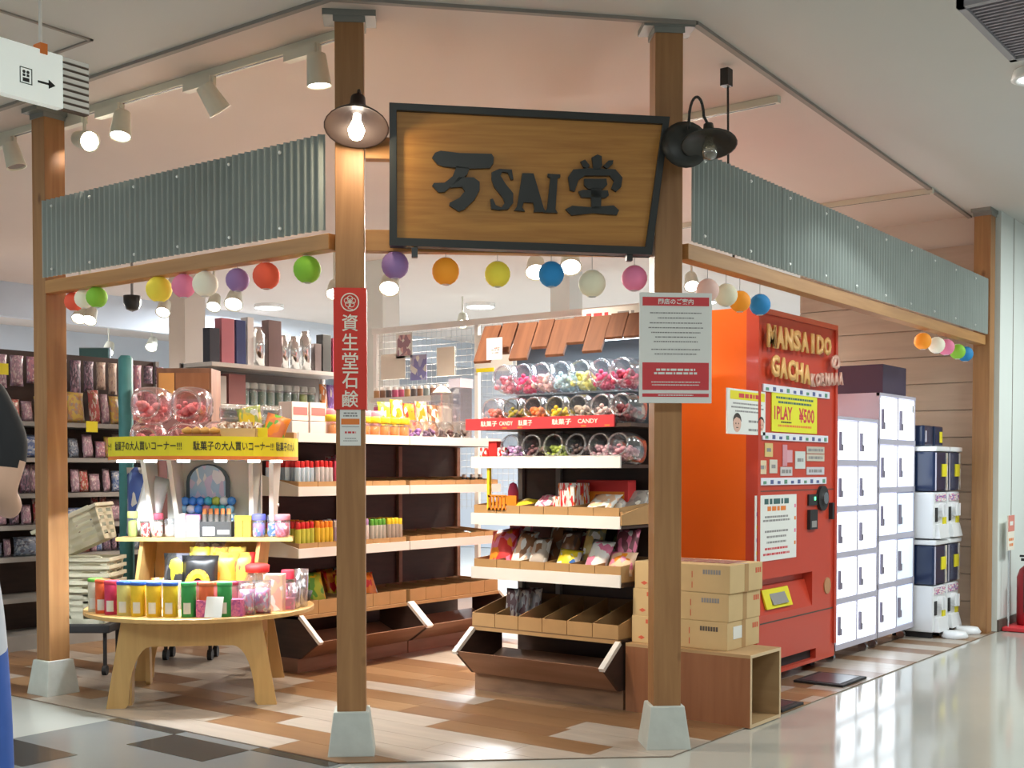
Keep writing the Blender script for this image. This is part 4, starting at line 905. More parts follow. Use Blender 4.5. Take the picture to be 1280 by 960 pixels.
# on the riser, front row
zr = .832
def R_(u, v=.03): return T(u, .08 + v, zr)
pot(R_(-.40), .055, .14, colm((.45, .6, .1)), colm((.55, .65, .2)), 'small clear pot with lime lid at left end of the riser')
pot(R_(-.33), .06, .12, pr(Rd, Wh), colm(Wh), 'small clear pot with white lid second on the riser')
pot(R_(-.265), .065, .13, pr(Pe, Wh, Rd), colm((.55, .07, .12)), 'small clear pot with red lid third on the riser')
pot(R_(-.195), .06, .10, colm((.5, .45, .4)), M['clear'], 'small clear pot without print fourth on the riser')
carton_box(R_(-.135), .055, .05, .13, colm((.62, .6, .58)), 'grey white card box on the riser', HEAD, 'sweet_box', stripe=colm((.45, .4, .42)))
carton_box(R_(-.065), .075, .05, .12, colm((.22, .2, .2)), 'dark box with pink top on the riser', HEAD, 'sweet_box', lid=colm(Pi))
bb = thing('tube_display', 'black display box of orange topped tubes on the riser', 'display', R_(.06), HEAD)
box(-.085, -.03, 0, .085, .03, .085).build('display_box', colm(Bk), bb); box(-.07, -.0315, .01, -.005, -.03, .055).build('white_label', M['paper'], bb); box(.01, -.0315, .015, .075, -.03, .04).build('grey_label', M['ink'], bb)
for i in range(5):
    q = inst('tube', ME_TUBE, colm((.10, .09, .08)), bb, (-.066 + .033 * i, 0, .006), (0, 0, 0), (.029, .029, .15)); inst('cap', ME_CAP, colm((.70, .25, .08)), q)
for i in range(2): carton_box(R_(.185 + .045 * i), .043, .05, .115, colm((.55, .27, .03)), 'amber box with yellow lid on the riser, %s of two' % ('left', 'right')[i], HEAD, 'sweet_box', lid=colm(Ye))
pot(R_(.29), .075, .125, pr(Pu, Bl), colm((.12, .13, .55)), 'purple tub with blue lid on the riser')
pot(R_(.365), .06, .12, pr(Bl, Wh, Pi), M['clear'], 'blue and white clear tub right of the purple tub')
pot(R_(.42, .02), .085, .125, pr((.65, .1, .16), Pi), colm((.6, .2, .25)), 'red tub at the right end of the riser')
tag(B().lathe([(0, 0), (.032, 0), (.032, .09), (.012, .12), (.012, .16), (.022, .165), (.022, .18), (0, .18)], 12).build('pump_bottle', M['plastic'], None, R_(.36, .13), smooth=True), 'white pump bottle behind the tubs on the riser', 'bottle')
for i, (u, c) in enumerate(((-.03, pr((.55, .4, .42), Wh)), (.04, pr((.3, .26, .28), (.5, .45, .5)))), ): packet(T(u, .16, .72), .10, .09, .06, c, 'small %s soft toy bag tucked under the riser' % ('pinkish', 'grey')[i], HEAD, R(-20), name='toy_bag', cat='bag')
# table top: canisters along the front rim
ME_CAN = B().lathe([(0, 0), (.5, 0), (.5, .9), (.46, .93), (0, .93)], 14).mesh('can_body', M['paper'], True)
ME_CLID = B().lathe([(.5, .90), (.53, .91), (.53, .985), (.49, 1.), (0, 1.)], 14).mesh('plastic_lid', M['paper'], True)
ME_CLAB = B()
for i in range(5):
    a0 = -math.pi / 2 - .5 + i * .2; a1 = a0 + .2; r = .506
    ME_CLAB.add([(r * math.cos(a0), r * math.sin(a0), .1), (r * math.cos(a1), r * math.sin(a1), .1), (r * math.cos(a1), r * math.sin(a1), .42), (r * math.cos(a0), r * math.sin(a0), .42)], [(0, 1, 2, 3)])
ME_CLAB = ME_CLAB.mesh('label_patch', M['paper'], True)
def canister(loc, body, lid, lab, label, d_=.074, h_=.172, rz=0):
    t = thing('snack_canister', label, 'canister', loc, HEAD + rz); s = (d_, d_, h_)
    inst('can_body', ME_CAN, body, t, sc=s); inst('plastic_lid', ME_CLID, lid, t, sc=s); inst('label_patch', ME_CLAB, lab, t, sc=s)
CB = colm((.04, .12, .50), rough=.35); WP = colm((.7, .68, .6))
for x, y, b_, l_, lb in (
    (3.640, 5.440, colm((.60, .55, .42)), colm(Gn), 'pale canister with green lid at left end of the table'), (3.624, 5.352, colm((.75, .12, .03)), colm((.75, .1, .03)), 'orange red canister second from left on the table'), (3.618, 5.265, colm((.60, .03, .10)), colm((.7, .05, .1)), 'crimson canister third from left on the table'),
    (3.630, 5.178, colm((.66, .58, .18)), CB, 'pale yellow canister with blue lid on the table rim, leftmost blue lid'), (3.655, 5.098, colm((.78, .52, .02)), CB, 'yellow canister with blue lid, second blue lid on the table rim'), (3.690, 5.020, colm((.76, .50, .02)), CB, 'yellow canister with blue lid, third blue lid on the table rim'), (3.735, 4.948, colm((.74, .50, .02)), CB, 'yellow canister with blue lid next to the green canister'),
    (3.787, 4.872, colm((.03, .30, .07)), colm((.05, .4, .12)), 'green canister left of the orange red one on the table'), (3.842, 4.803, colm((.72, .13, .04)), colm((.75, .2, .08)), 'orange red canister between two green ones on the table'), (3.905, 4.742, colm((.03, .30, .07)), colm((.06, .45, .14)), 'green canister right of the orange red one on the table')):
    canister((x, y, .468), b_, l_, WP, lb)
for i, (u, c, nm) in enumerate(((.03, (.62, .03, .08), 'crimson'), (.13, (.75, .16, .06), 'orange red'), (.215, (.62, .04, .10), 'dark pink'))):
    canister(T(u + .06, -.36, .468), colm((.55, .2, .22)), colm(c), WP, 'short canister with %s lid behind the pink boxes' % nm, .085, .165)
for i in range(3): carton_box(T(.145 + .075 * i, -.485 + .02 * i, .468), .072, .07, .085, pr((.66, .16, .32), Pi, (.5, .1, .3), 8), 'pink sweet box on the front table rim, %s of three' % ('left', 'middle', 'right')[i], HEAD, 'sweet_box')
tag(B().hexa([(-.045, 0, 0), (.045, 0, 0), (.045, .003, 0), (-.045, .003, 0)], [(-.045, .03, .10), (.045, .03, .10), (.045, .033, .10), (-.045, .033, .10)]).build('price_card', M['paper'], None, T(.20, -.555, .472), HEAD - .2), 'white price card leaning on the pink sweet boxes', 'card')
for i, u in enumerate((.33, .40)):
    t = thing('clear_sack', 'clear bag of lilac sweets on the table, %s of two' % ('left', 'right')[i], 'bag', T(u, -.40 + .05 * i, .468), HEAD)
    inst('sack', ME_BAG, M['clear'], t, sc=(.10, .09, .17)); inst('sweets', ME_BAG, pr((.5, .3, .5), Pi, Wh, 7), t, sc=(.088, .075, .13))
carton_box(T(.44, -.22, .468), .10, .10, .19, pr((.8, .45, .36), Pe, Wh), 'peach box behind the clear bags on the table', HEAD, 'sweet_box')
for i in range(3): carton_box(T(.475, -.22 + .0, .468 + .0) if False else T(.49, -.16 + .07 * i, .468), .085, .06, .06 + .03 * i, pr((.55, .25, .35), Pi, (.4, .3, .3)), 'flat pinkish box at right side of the table, %s of three' % ('front', 'middle', 'back')[i], HEAD, 'sweet_box')
jr = thing('candy_jar', 'standing clear jar of tan sweets with red lid on the table', 'jar', T(.31, -.03, .468), HEAD)
B().shell([(.06, 0), (.078, .02), (.08, .13), (.06, .165), (.055, .185)], 16).build('jar_body', M['clear'], jr, smooth=True); B().lathe([(.064, .185), (.066, .22), (.05, .228), (0, .228)], 16).build('red_lid', colm((.72, .03, .03)), jr, smooth=True)
B().lathe([(0, .004), (.055, .004), (.07, .03), (.072, .11), (.04, .13), (0, .12)], 14).build('sweets', pr((.5, .28, .15), Pe, Br, 9), jr, smooth=True)
pot(T(.46, .05, .468), .075, .19, pr((.4, .1, .12), Br), colm((.6, .03, .06)), 'small jar with red lid right of the large red lidded jar')
bwl = thing('dark_bowl', 'dark bowl of pale sweets near the right table edge', 'bowl', T(.50, .09, .468), HEAD)
B().shell([(.03, 0), (.07, .02), (.085, .07), (.078, .07), (.06, .025), (0, .012)], 16).build('bowl', colm(Bk), bwl, smooth=True); B().lathe([(.07, .05), (.05, .075), (0, .085)], 10).build('sweets', pr((.6, .45, .3), Wh), bwl, smooth=True)
tag(B().shell([(.0, .0), (.033, 0), (.040, .20), (.037, .20), (.03, .01)], 14).build('plastic_tumbler', CLEAR('milky_clear', (.8, .8, .82), .5), None, T(.545, -.03, .468), smooth=True), 'tall milky tumbler at the right table edge', 'cup')
tag(B().shell([(.0, .0), (.033, 0), (.038, .13), (.035, .13), (.03, .01)], 14).build('plastic_tumbler', bpy.data.materials['milky_clear'], None, T(.52, -.12, .468), smooth=True), 'short milky tumbler in front of the tall one', 'cup')
for i, (u, m, nm) in enumerate(((-.12, pr(Bk, (.1, .1, .12), Ye, 3), 'black bag with small yellow print, left one on the table'), (.0, None, 'black bag with big orange ring on the table'), (.13, pr((.5, .3, .05), Or, Br), 'amber bag right of the black ring bag'), (.21, pr((.75, .35, .05), Rd, Ye), 'orange and red bag at right under the riser'))):
    if m: packet(T(u, -.05 + .02 * i, .47), .15, .285, .07, m, nm, HEAD, R(-8))
    else:
        o = packet(T(u + .01, -.08, .47), .20, .275, .08, colm((.02, .02, .022), rough=.3), nm, HEAD, R(-8))
        b = B(); pts = [(.25 * math.cos(a), -.62 + .15 * math.sin(a) * .6, .38 + .26 * math.sin(a)) for a in [R(-10 + 20 * k) for k in range(11)]]
        b.tube([Vector(p) for p in pts], .1, 6).build('orange_ring', colm((.80, .40, .03)), o)
for i in range(3): packet(T(-.03 + .10 * i, .07, .47), .11, .31, .05, pr((.35, .25, .05), Ye, Br), 'gold bag peeping over the black bags, %s of three' % ('left', 'middle', 'right')[i], HEAD, R(-5))
packet(T(-.205, -.12, .47), .07, .16, .05, pr((.8, .3, .08), Wh, Or), 'orange and white slim bag left of the black bags', HEAD, R(-8))
for i in range(5): carton_box(T(-.40 + .075 * i, -.17 + .02 * (i % 2), .468), .07, .06, .15, pr((.45, .42, .40), (.35, .33, .3), Wh), 'grey box behind the row of canisters, seen edge on', HEAD, 'sweet_box', group='grey boxes behind the canisters')

# ================================================================== BASKETS
bs = thing('basket_stand', 'low black wheeled stand under the ivory shopping baskets', 'stand', (4.13, 6.29, 0), HEAD)
box(-.20, -.15, .25, .20, .15, .30).build('platform', M['rubber'], bs, bevel=.01)
for x in (-.16, .16):
    for y in (-.11, .11): B().cyl((x, y, .04), (x, y, .25), .012, n=8).cyl((x - .012, y, .03), (x + .012, y, .03), .03, n=12).build('caster_leg', M['rubber'], bs)
def basket(loc, label, tilt=0, rz=HEAD):
    t = thing('shopping_basket', label, 'basket', loc, rz, None); t.rotation_euler = (0, tilt, rz)
    w0, d0, w1, d1, h = .155, .105, .195, .145, .20
    b = B()
    for (ax, sgn) in ((0, -1), (0, 1), (1, -1), (1, 1)):
        def pt(a, z):   # a along the wall -1..1
            f = z / h; W = w0 + (w1 - w0) * f; D = d0 + (d1 - d0) * f
            return (a * W, sgn * D, z) if ax == 0 else (sgn * W, a * D, z)
        segs = [(-1, -.78), (-.22, .22), (.78, 1)]
        for a0, a1 in segs: b.add([pt(a0, 0), pt(a1, 0), pt(a1, h), pt(a0, h)], [(0, 1, 2, 3)])
        for z0, z1 in ((0, .03), (.05, .075), (.095, .115), (.135, .155), (.175, .20)): b.add([pt(-1, z0), pt(1, z0), pt(1, z1), pt(-1, z1)], [(0, 1, 2, 3)])
    b.build('basket_wall', M['basket'], t)
    box(-w0, -d0, 0, w0, d0, .004).build('basket_bottom', M['basket'], t)
    B().box(-w1 - .01, -d1 - .012, h - .012, w1 + .01, -d1 + .002, h + .008).box(-w1 - .01, d1 - .002, h - .012, w1 + .01, d1 + .012, h + .008).box(-w1 - .012, -d1, h - .012, -w1 + .002, d1, h + .008).box(w1 - .002, -d1, h - .012, w1 + .012, d1, h + .008).build('rim', M['basket'], t)
    B().tube([Vector((-.15, -d1 + .02, h + .012)), Vector((-.10, -d1 + .05, h + .014)), Vector((.10, -d1 + .05, h + .014)), Vector((.15, -d1 + .02, h + .012))], .006).build('handle', M['basket'], t)
for i in range(5): basket((4.13, 6.29, .30 + i * .045), 'ivory shopping basket in the stack on the black stand, %s' % ('lowest', 'second from below', 'middle', 'second from top', 'top of the level ones')[i])
basket((4.14, 6.27, .735), 'ivory shopping basket lying tilted on top of the stack', R(-24))

# ================================================================== BACK OF THE SHOP
def gondola(label, loc, W, H, zs, m_back, m_sh, rz=0, D=.35, lip=.03):
    t = thing('gondola_shelf', label, 'shelf', loc, rz)
    box(0, D, 0, W, D + .02, H).build('back_panel', m_back, t); box(0, 0, 0, W, D, .1).build('plinth', M['grey'], t)
    for x in (0, W - .02): box(x, 0, 0, x + .02, D, .15).build('foot', m_sh, t)
    for x in (.0, W - .03): box(x, D - .03, 0, x + .03, D, H).build('upright', m_sh, t)
    for z in zs: box(0, 0, z - lip, W, D, z).build('shelf_board', m_sh, t)
    return t
gondola('left background gondola packed with small toy packets', (3.95, 7.35, 0), 1.75, 2.02, (.35, .62, .83, 1.04, 1.28, 1.52), M['brownd'], M['grey'])
rg = random.Random(11)
TOY = [(pr((.55, .25, .32), (.35, .2, .3), (.75, .6, .6), 9), 'pink'), (pr((.33, .22, .28), (.5, .3, .38), (.6, .5, .52), 10), 'mauve'), (pr((.10, .16, .36), (.3, .36, .5), (.55, .58, .66), 9), 'blue'), (pr((.42, .07, .07), (.55, .4, .36), Br, 9), 'red'), (pr((.5, .38, .32), (.6, .46, .36), (.3, .2, .18), 10), 'beige'), (pr((.62, .45, .10), (.55, .3, .12), (.4, .3, .25), 9), 'yellow'), (pr((.10, .08, .11), (.25, .14, .2), (.4, .3, .38), 10), 'dark purple'), (pr((.16, .2, .28), (.36, .4, .46), (.1, .1, .14), 10), 'grey blue')]
nmz = {.62: 'low', .83: 'fourth', 1.04: 'third', 1.28: 'second', 1.52: 'top'}
for z, hh in ((.62, .17), (.83, .18), (1.04, .20), (1.28, .20), (1.52, .24)):
    x = 4.02
    while x < 5.64:
        wd = rg.choice((.05, .07, .08, .10, .16)) * rg.uniform(.85, 1.15); m, nm = rg.choice(TOY if z > 1.2 else TOY[1:4] + TOY[6:])
        packet((x + wd / 2, 7.41 + rg.uniform(0, .06), z + .004), wd, hh * rg.uniform(.5, 1.0), .05, m, '%s toy packet on the %s shelf of the left background gondola' % (nm, nmz[z]), rg.uniform(-.3, .3), R(-6), '%s toy packets on the %s shelf of the left gondola' % (nm, nmz[z]), 'toy_packet')
        x += wd + .004
x = 4.02
while x < 5.64:
    wd = rg.uniform(.06, .11); m, nm = rg.choice(TOY)
    hz = rg.uniform(.12, .28); zz = 1.99 - hz - .02
    packet((x + wd / 2, 7.56, zz), wd, hz, .03, m, '%s toy packet hanging at the top of the left background gondola' % nm, 0, 0, '%s toy packets hanging on the left gondola' % nm, 'toy_packet'); x += wd + .02
for i, (x, z) in enumerate(((4.33, 1.83), (4.72, 1.87), (4.30, 1.46), (4.9, 1.46))):
    tag(box(-.045, 0, 0, .045, .003, .075).build('price_card', M['yellow'], None, (x, 7.346 if z < 1.6 else 7.50, z)), 'yellow price card on the left background gondola, %s' % ('upper left', 'upper right', 'lower left', 'lower right')[i], 'card')
tp = tag(B().lathe([(0, 0), (.045, 0), (.045, 1.90), (.03, 1.92), (0, 1.92)], 14).build('teal_post', M['teal'], None, (4.60, 6.53, 0), smooth=True), 'teal painted pole right of the left background gondola', 'post')
gondola('grey gondola behind the long shelf with silver tins on top', (5.62, 6.95, 0), 1.43, 1.985, (.6, 1.1, 1.45, 1.68, 1.98), M['grey'], M['white'])
gx = 5.66
for i, (c, w_, h_) in enumerate((((.05, .05, .07), .09, .25), ((.55, .2, .25), .12, .33), ((.05, .07, .2), .09, .33), ((.8, .8, .8), .06, .36), ((.35, .33, .35), .11, .30), ((.18, .12, .12), .13, .36), ((.5, .5, .5), .08, .26), ((.8, .8, .8), .10, .26), ((.82, .82, .82), .10, .31), ((.15, .12, .12), .07, .22), ((.06, .06, .06), .09, .30), ((.3, .05, .1), .08, .28))):
    if i in (4, 6, 7, 8): tag(B().lathe([(0, 0), (w_ / 2, 0), (w_ / 2, h_ * .8), (w_ * .3, h_ * .9), (w_ * .3, h_), (0, h_)], 12).build('silver_tin', M['chrome'], None, (gx + w_ / 2, 7.06, 1.984), smooth=True), 'shiny silver tin on top of the grey gondola, %s' % {4: 'leftmost', 6: 'second', 7: 'third', 8: 'tallest at right'}[i], 'tin')
    else: carton_box((gx + w_ / 2, 7.06, 1.984), w_, .08, h_, colm(c, rough=.25), 'glossy %s box on top of the grey gondola, %s' % (('black', 'rosy', 'navy', 'white', '', 'dark brown', '', '', '', 'small brown', 'tall black', 'maroon')[i], ('at its left end', 'second', 'third', 'fourth', '', 'right of the first tin', '', '', '', 'right of the tins', 'second from right', 'at its right end')[i]), 0, 'gift_box')
    gx += w_ + .018
for j in range(2):
    for i in range(9):
        c = ((.10, .22, .17), (.16, .28, .24), (.35, .45, .08))[2 if (i == 7 and j == 0) else (i + j) % 2]
        pot((6.00 + i * .085, 7.05, 1.684 if j == 0 else 1.454), .08, .17, colm(c), colm((.45, .5, .5)), 'green cup with grey lid on the %s shelf of the grey gondola' % ('upper', 'lower')[j] if c[0] < .3 else 'lime cup with grey lid among green ones on the grey gondola', 'green cups on the %s shelf of the grey gondola' % ('upper', 'lower')[j] if c[0] < .3 else None)
carton_box((5.87, 7.02, 1.684), .16, .10, .22, colm((.26, .10, .10)), 'square maroon box left of the green cups', 0, 'gift_box')
carton_box((5.70, 7.02, 1.684), .14, .10, .20, colm((.5, .48, .46)), 'square grey box left of the maroon box', 0, 'gift_box')
for i, (c, nm) in enumerate((((.55, .2, .06), 'orange'), ((.28, .16, .5), 'violet'), ((.45, .2, .55), 'purple'), (Wh, 'white'))): packet((6.78 + i * .075, 7.0, 1.684), .08, .20, .05, pr(c, tuple(min(1, k * 1.5) for k in c)), '%s packet right of the green cups on the grey gondola' % nm, 0, R(-5))
# wire grid behind the racks
gd = thing('wire_grid', 'white wire grid screen hung with pictures behind the racks', 'grid', (7.1, 6.74, 0), R(-90))
GW = 2.62
wf = B()
for i in range(int(GW / .05)): wf.cyl((i * .05, 0, .9), (i * .05, 0, 2.31), .0016, n=4, cap=False)
for j in range(28): wf.cyl((0, .003, .92 + j * .05), (GW, .003, .92 + j * .05), .0016, n=4, cap=False)
tag(wf.build('wire_mesh', P('grid_wire', (.45, .47, .48), .5), gd), kind='stuff')
box(-.02, -.02, 2.29, GW + .02, .02, 2.335).build('top_rail', M['white'], gd)
for x in (-.01, 1.04, 2.2): box(x, -.015, 0, x + .035, .015, 2.31).build('upright', M['white'], gd)
def gp(px_y, z, w_, h_, m, label, name='picture_card', cat='picture', off=-.03):
    t = thing(name, label, cat, (7.1 + off, px_y, z), R(-90)); box(-w_ / 2, 0, 0, w_ / 2, .004, h_).build('sheet', m, t); return t
def pic(t, w_, h_, m, k=.82): box(-w_ / 2 * k, -.0015, h_ * (1 - k) / 2, w_ / 2 * k, 0, h_ * (1 + k) / 2).build('print', m, t)
t = gp(6.40, 2.08, .17, .20, M['paper'], 'white card with rosy picture on the wire grid'); pic(t, .17, .2, pr((.35, .2, .25), (.7, .45, .45), Wh, 4))
t = gp(6.25, 1.90, .17, .20, pr((.25, .25, .55), (.5, .5, .7), Wh, 4), 'blue violet picture card below the rosy one on the wire grid')
t = gp(6.52, 1.92, .26, .20, M['cream'], 'blank cream board on the wire grid left of the blue card'); t = gp(5.97, 1.92, .18, .22, M['cream'], 'blank cream board on the wire grid right of the blue card')
t = gp(5.50, 1.93, .34, .28, M['paper'], 'white sheet hanging at the right of the wire grid beside the awning', 'white_sheet', 'paper'); box(-.17, -.002, .0, .0, 0, .03).build('yellow_strip', M['yellow'], t)
t = gp(5.18, 1.86, .24, .30, M['paper'], 'white sheet hanging just behind the awning left end', 'white_sheet', 'paper')
wp = thing('small_poster', 'small white poster with sketchy print pinned under the wooden awning', 'poster', K(.105, .0, 1.785), KR)
box(0, 0, 0, .105, .003, .115).build('sheet', M['paper'], wp); lines(wp, M['ink'], .03, .09, (.05, .035), -.0003, .008, 3); lines(wp, M['redink'], .05, .09, (.06,), -.0003, .006, 4)
for j, z in enumerate((1.73, 1.60)):
    s = thing('hanging_rack', 'white wire rack of tiny bottles on the grid, %s one' % ('upper', 'lower')[j], 'rack', (7.0, 6.70, z), R(-90)); box(0, 0, 0, .82, .09, .012).build('shelf', M['white'], s); box(0, -.004, 0, .82, 0, .04).build('front_lip', M['white'], s)
    for i in range(12):
        c = rg.choice(((.3, .16, .1), (.12, .1, .1), (.5, .3, .15), (.5, .1, .2), (.25, .3, .3)) if j == 0 else ((.7, .15, .3), (.8, .3, .4), (.7, .1, .2)))
        tube((6.955 + .075, 6.66 - i * .066, z + .012), .048, .11, colm(c), colm(Wh), 'tiny bottle with white cap on the %s rack of the wire grid' % ('upper', 'lower')[j], 'tiny bottles on the %s grid rack' % ('upper', 'lower')[j])
for i, (x, y, z, w_, h_) in enumerate(((7.3, 10.9, 2.15, .30, .30), (6.1, 11.2, 2.0, .18, .30))):
    t = thing('dark_board', ('dark green board on the far wall left of the banner post', 'dark green board on the far wall near the starry lamp')[i], 'board', (x, y, z), HEAD); box(-w_ / 2, 0, 0, w_ / 2, .02, h_).build('panel', M['green'], t)
    box(-w_ / 2 - .01, .02, -z, w_ / 2 + .01, .05, h_ + .01).build('backing_panel', M['wallb'], t)
gondola('far grey gondola at the back of the shop', (5.9, 9.2, 0), 3.4, 1.75, (.5, .9, 1.3, 1.6), M['grey'], M['white'])
for i in range(22):
    m, nm = rg.choice(TOY); packet((6.0 + i * .15, 9.25, 1.604), .13, rg.uniform(.15, .26), .06, m, '%s packet on the far gondola at the back of the shop' % nm, 0, 0, '%s packets on the far gondola' % nm, 'toy_packet')

# ================================================================== BENCH, CARTONS
bn_ = thing('plywood_bench', 'red brown open ended plywood box bench under the cartons', 'bench', (5.078, 2.45, 0))
th = .016
box(0, .0, 0, th, .675, .325).build('front_panel', M['ply'], bn_); box(.315, .0, 0, .315 + th, .675, .325).build('rear_panel', M['plyin'], bn_)
box(0, 0, .325, .331, .675, .340).build('top_panel', M['plyin'], bn_); box(th, .005, 0, .315, .67, th).build('bottom_panel', M['plyin'], bn_); box(th, .655, th, .315, .67, .325).build('end_panel', M['plyin'], bn_)
B().box(0, -.002, 0, th, 0, .34).box(.315, -.002, 0, .331, 0, .34).box(th, -.002, .325, .315, 0, .34).box(th, -.002, 0, .315, 0, th).build('edge_banding', M['plyedge'], bn_)
for i in range(3):
    hc = .1345; t = thing('cardboard_carton', 'brown cardboard carton on the plywood bench, %s of three' % ('lowest', 'middle', 'topmost')[i], 'box', (5.125 + (.0, .006, .002)[i], 2.592 - (.0, .004, .012)[i], .3405 + i * (hc + .001)), (0, R(.4), -R(.5))[i])
    sx, sy = .345, .525
    box(0, 0, 0, sx, sy, hc).build('body', M['carton'], t, bevel=.003)
    box(sx * .44, -.001, 0, sx * .56, .0, hc).build('tape', M['card'], t); box(sx * .44, .0, hc, sx * .56, sy, hc + .001).build('tape', P('tape_top', (.55, .48, .40), .35) if i == 0 else bpy.data.materials['tape_top'], t)
    b = B()                     # red print near the left end of the long face
    for k in range(4): b.box(-.0012, sy - .14 + k * .016, hc - .036, -.0002, sy - .14 + k * .016 + .012, hc - .016)
    b.prism([(sy - .075, .028), (sy - .055, .038), (sy - .035, .028), (sy - .055, .018)], lambda u, v, k: (-.0012 + k, u, v), .001).build('red_print', P('carton_red_print', (.65, .12, .06), .8) if i == 0 else bpy.data.materials['carton_red_print'], t)
    b = B()
    for k in range(7): b.box(-.0012, .05 + k * .014, hc - .046, -.0002, .05 + k * .014 + .010, hc - .024)
    b.build('dark_print', M['ink'] if i else M['base'], t)
    b = B()
    for k in range(2): b.box(-.0012, .20, .02 + k * .05, -.0002, .204, .05 + k * .05)
    for k in range(3): b.box(sx * .78 + k * .022, -.0012, hc - .05, sx * .78 + k * .022 + .014, -.0002, hc - .025)
    tag(b.build('red_print', bpy.data.materials['carton_red_print'], t), kind='stuff')
    if i == 0: box(.06, -.002, .05, .15, -.0002, .11).build('white_label', M['paper'], t)
    if i == 2:
        b = B()
        for k in range(5): b.box(.10, .06 + k * .075, hc + .0008, .30, .12 + k * .075, hc + .002)
        b.build('top_print', P('carton_dark_red_print', (.28, .12, .10), .8), t)

# ================================================================== RED VENDING MACHINE
MX, MY = 5.945, 2.84
vm = thing('vending_machine', 'tall red capsule vending machine with gold balloon letters', 'vending machine', (MX, MY, 0))
MW, MD, MH = 1.10, .80, 2.075
box(0, .06, .06, .004, MD, MH).build('side_panel', M['redside'], vm); box(MW - .004, .06, .06, MW, MD, MH).build('side_panel', M['redside'], vm)
box(.004, .06, .06, MW - .004, MD, MH - .002).build('cabinet', M['red'], vm)
X0, X1, Z0, Z1 = .05, .76, .40, .60        # delivery recess
B().box(0, 0, .06, MW, .06, .13 - .05).box(0, 0, .14, MW, .06, Z0).box(0, 0, Z1, MW, .06, MH).box(0, 0, Z0, X0, .06, Z1).box(X1, 0, Z0, MW, .06, Z1).box(0, 0, .08, .28, .06, .14).box(.82, 0, .08, MW, .06, .14).build('front_door', M['red'], vm, bevel=.0)
box(.28, .035, .08, .82, .058, .14).build('lower_slot', M['rubber'], vm)
B().hexa([(X0, .002, Z0), (X1, .002, Z0), (X1, .02, Z0), (X0, .02, Z0)], [(X0, .05, Z0 + .155), (X1, .05, Z0 + .155), (X1, .058, Z0 + .155), (X0, .058, Z0 + .155)]).build('delivery_flap', M['red'], vm)
B().hexa([(.14, -.004, Z0 + .03), (.48, -.004, Z0 + .03), (.48, .008, Z0 + .03), (.14, .008, Z0 + .03)], [(.14, .030, Z0 + .135), (.48, .030, Z0 + .135), (.48, .038, Z0 + .135), (.14, .038, Z0 + .135)]).build('yellow_flap_label', M['yellow'], vm)
B().hexa([(.22, -.008, Z0 + .05), (.42, -.008, Z0 + .05), (.42, .004, Z0 + .05), (.22, .004, Z0 + .05)], [(.22, .022, Z0 + .11), (.42, .022, Z0 + .11), (.42, .032, Z0 + .11), (.22, .032, Z0 + .11)]).build('flap_window', M['grey'], vm)
B().box(0, -.012, .14, .03, 0, MH).box(MW - .03, -.012, .14, MW, 0, MH).box(.03, -.012, MH - .03, MW - .03, 0, MH).build('door_rim', M['red'], vm)
box(.03, -.003, 1.08, MW - .03, 0, 1.085).build('door_seam', M['base'], vm); box(.03, -.003, .355, MW - .03, 0, .362).build('door_seam', M['base'], vm)
for x in (.06, MW - .12):
    for y in (.1, MD - .14): box(x, y, 0, x + .06, y + .06, .06).build('foot', M['rubber'], vm)
def vtext(s, x0, x1, z0, z1, m, ext=.012):
    n = len(s); wch = (x1 - x0) / n
    for i, ch in enumerate(s):
        z = (z0[0] + (z0[1] - z0[0]) * i / max(1, n - 1), z1[0] + (z1[1] - z1[0]) * i / max(1, n - 1))
        text(ch, m, vm, (x0 + (i + .5) * wch, -.03, (z[0] + z[1]) / 2), wch * (.95 if ch != 'I' else .36), z[1] - z[0], 'balloon_letter', ext=ext, bold=.05)
gold = P('gold_foil', (.88, .50, .17), .35, .08, var=.05)
vtext('MANSAIDO', .05, .93, (1.86, 1.875), (1.985, 1.985), gold); vtext('GACHA', .10, .63, (1.705, 1.69), (1.825, 1.80), gold)
vtext('の', .93, 1.07, (1.80, 1.80), (1.89, 1.89), P('rose_foil', (.75, .45, .36), .4, .2)); vtext('KORNAAA', .63, 1.12, (1.68, 1.715), (1.755, 1.79), bpy.data.materials['rose_foil'])
for j, (z, xa, xb) in enumerate(((1.645, .065, .98), (1.382, .06, .96), (1.135, .04, .94))):
    st = box(xa, -.010, z - .02, xb, -.001, z + .02).build('light_strip', colm((.78, .78, .86)), vm)
    for i in range(10): box(xa + .03 + i * .09, -.012, z - .014, xa + .065 + i * .09, -.010, z + .002 + .006 * (i % 2)).build('strip_lamp', colm((.10, .13, .30)) if i % 3 else colm((.12, .3, .2)), st)
yp = box(.18, -.006, 1.41, .80, -.001, 1.63).build('yellow_poster', P('lime_poster', (.78, .76, .03), .6), vm)
text('1PLAY', M['redink'], yp, (.33, -.0065, 1.515), .24, .075, bold=.03); text('¥500', M['redink'], yp, (.65, -.0065, 1.51), .22, .085, bold=.03)
lines(yp, M['green'], .21, .77, (1.60, 1.575), -.006, .012, 3); lines(yp, M['orink'], .24, .74, (1.445,), -.006, .012, 4); lines(yp, M['inkd'], .28, .46, (1.465,), -.006, .008, 5)
wp2 = box(-.36, -.010, 1.385, .09, -.002, 1.62).build('face_poster', M['paper'], vm)
box(-.33, -.0108, 1.565, .08, -.010, 1.61).build('yellow_head', M['yellow'], wp2); lines(wp2, M['redink'], -.28, .06, (1.587,), -.0108, .022, 6); lines(wp2, M['ink'], -.32, .07, (1.545, 1.525, 1.505), -.010, .008, 7); lines(wp2, M['ink'], -.12, .0, (1.455, 1.41), -.010, .012, 8)
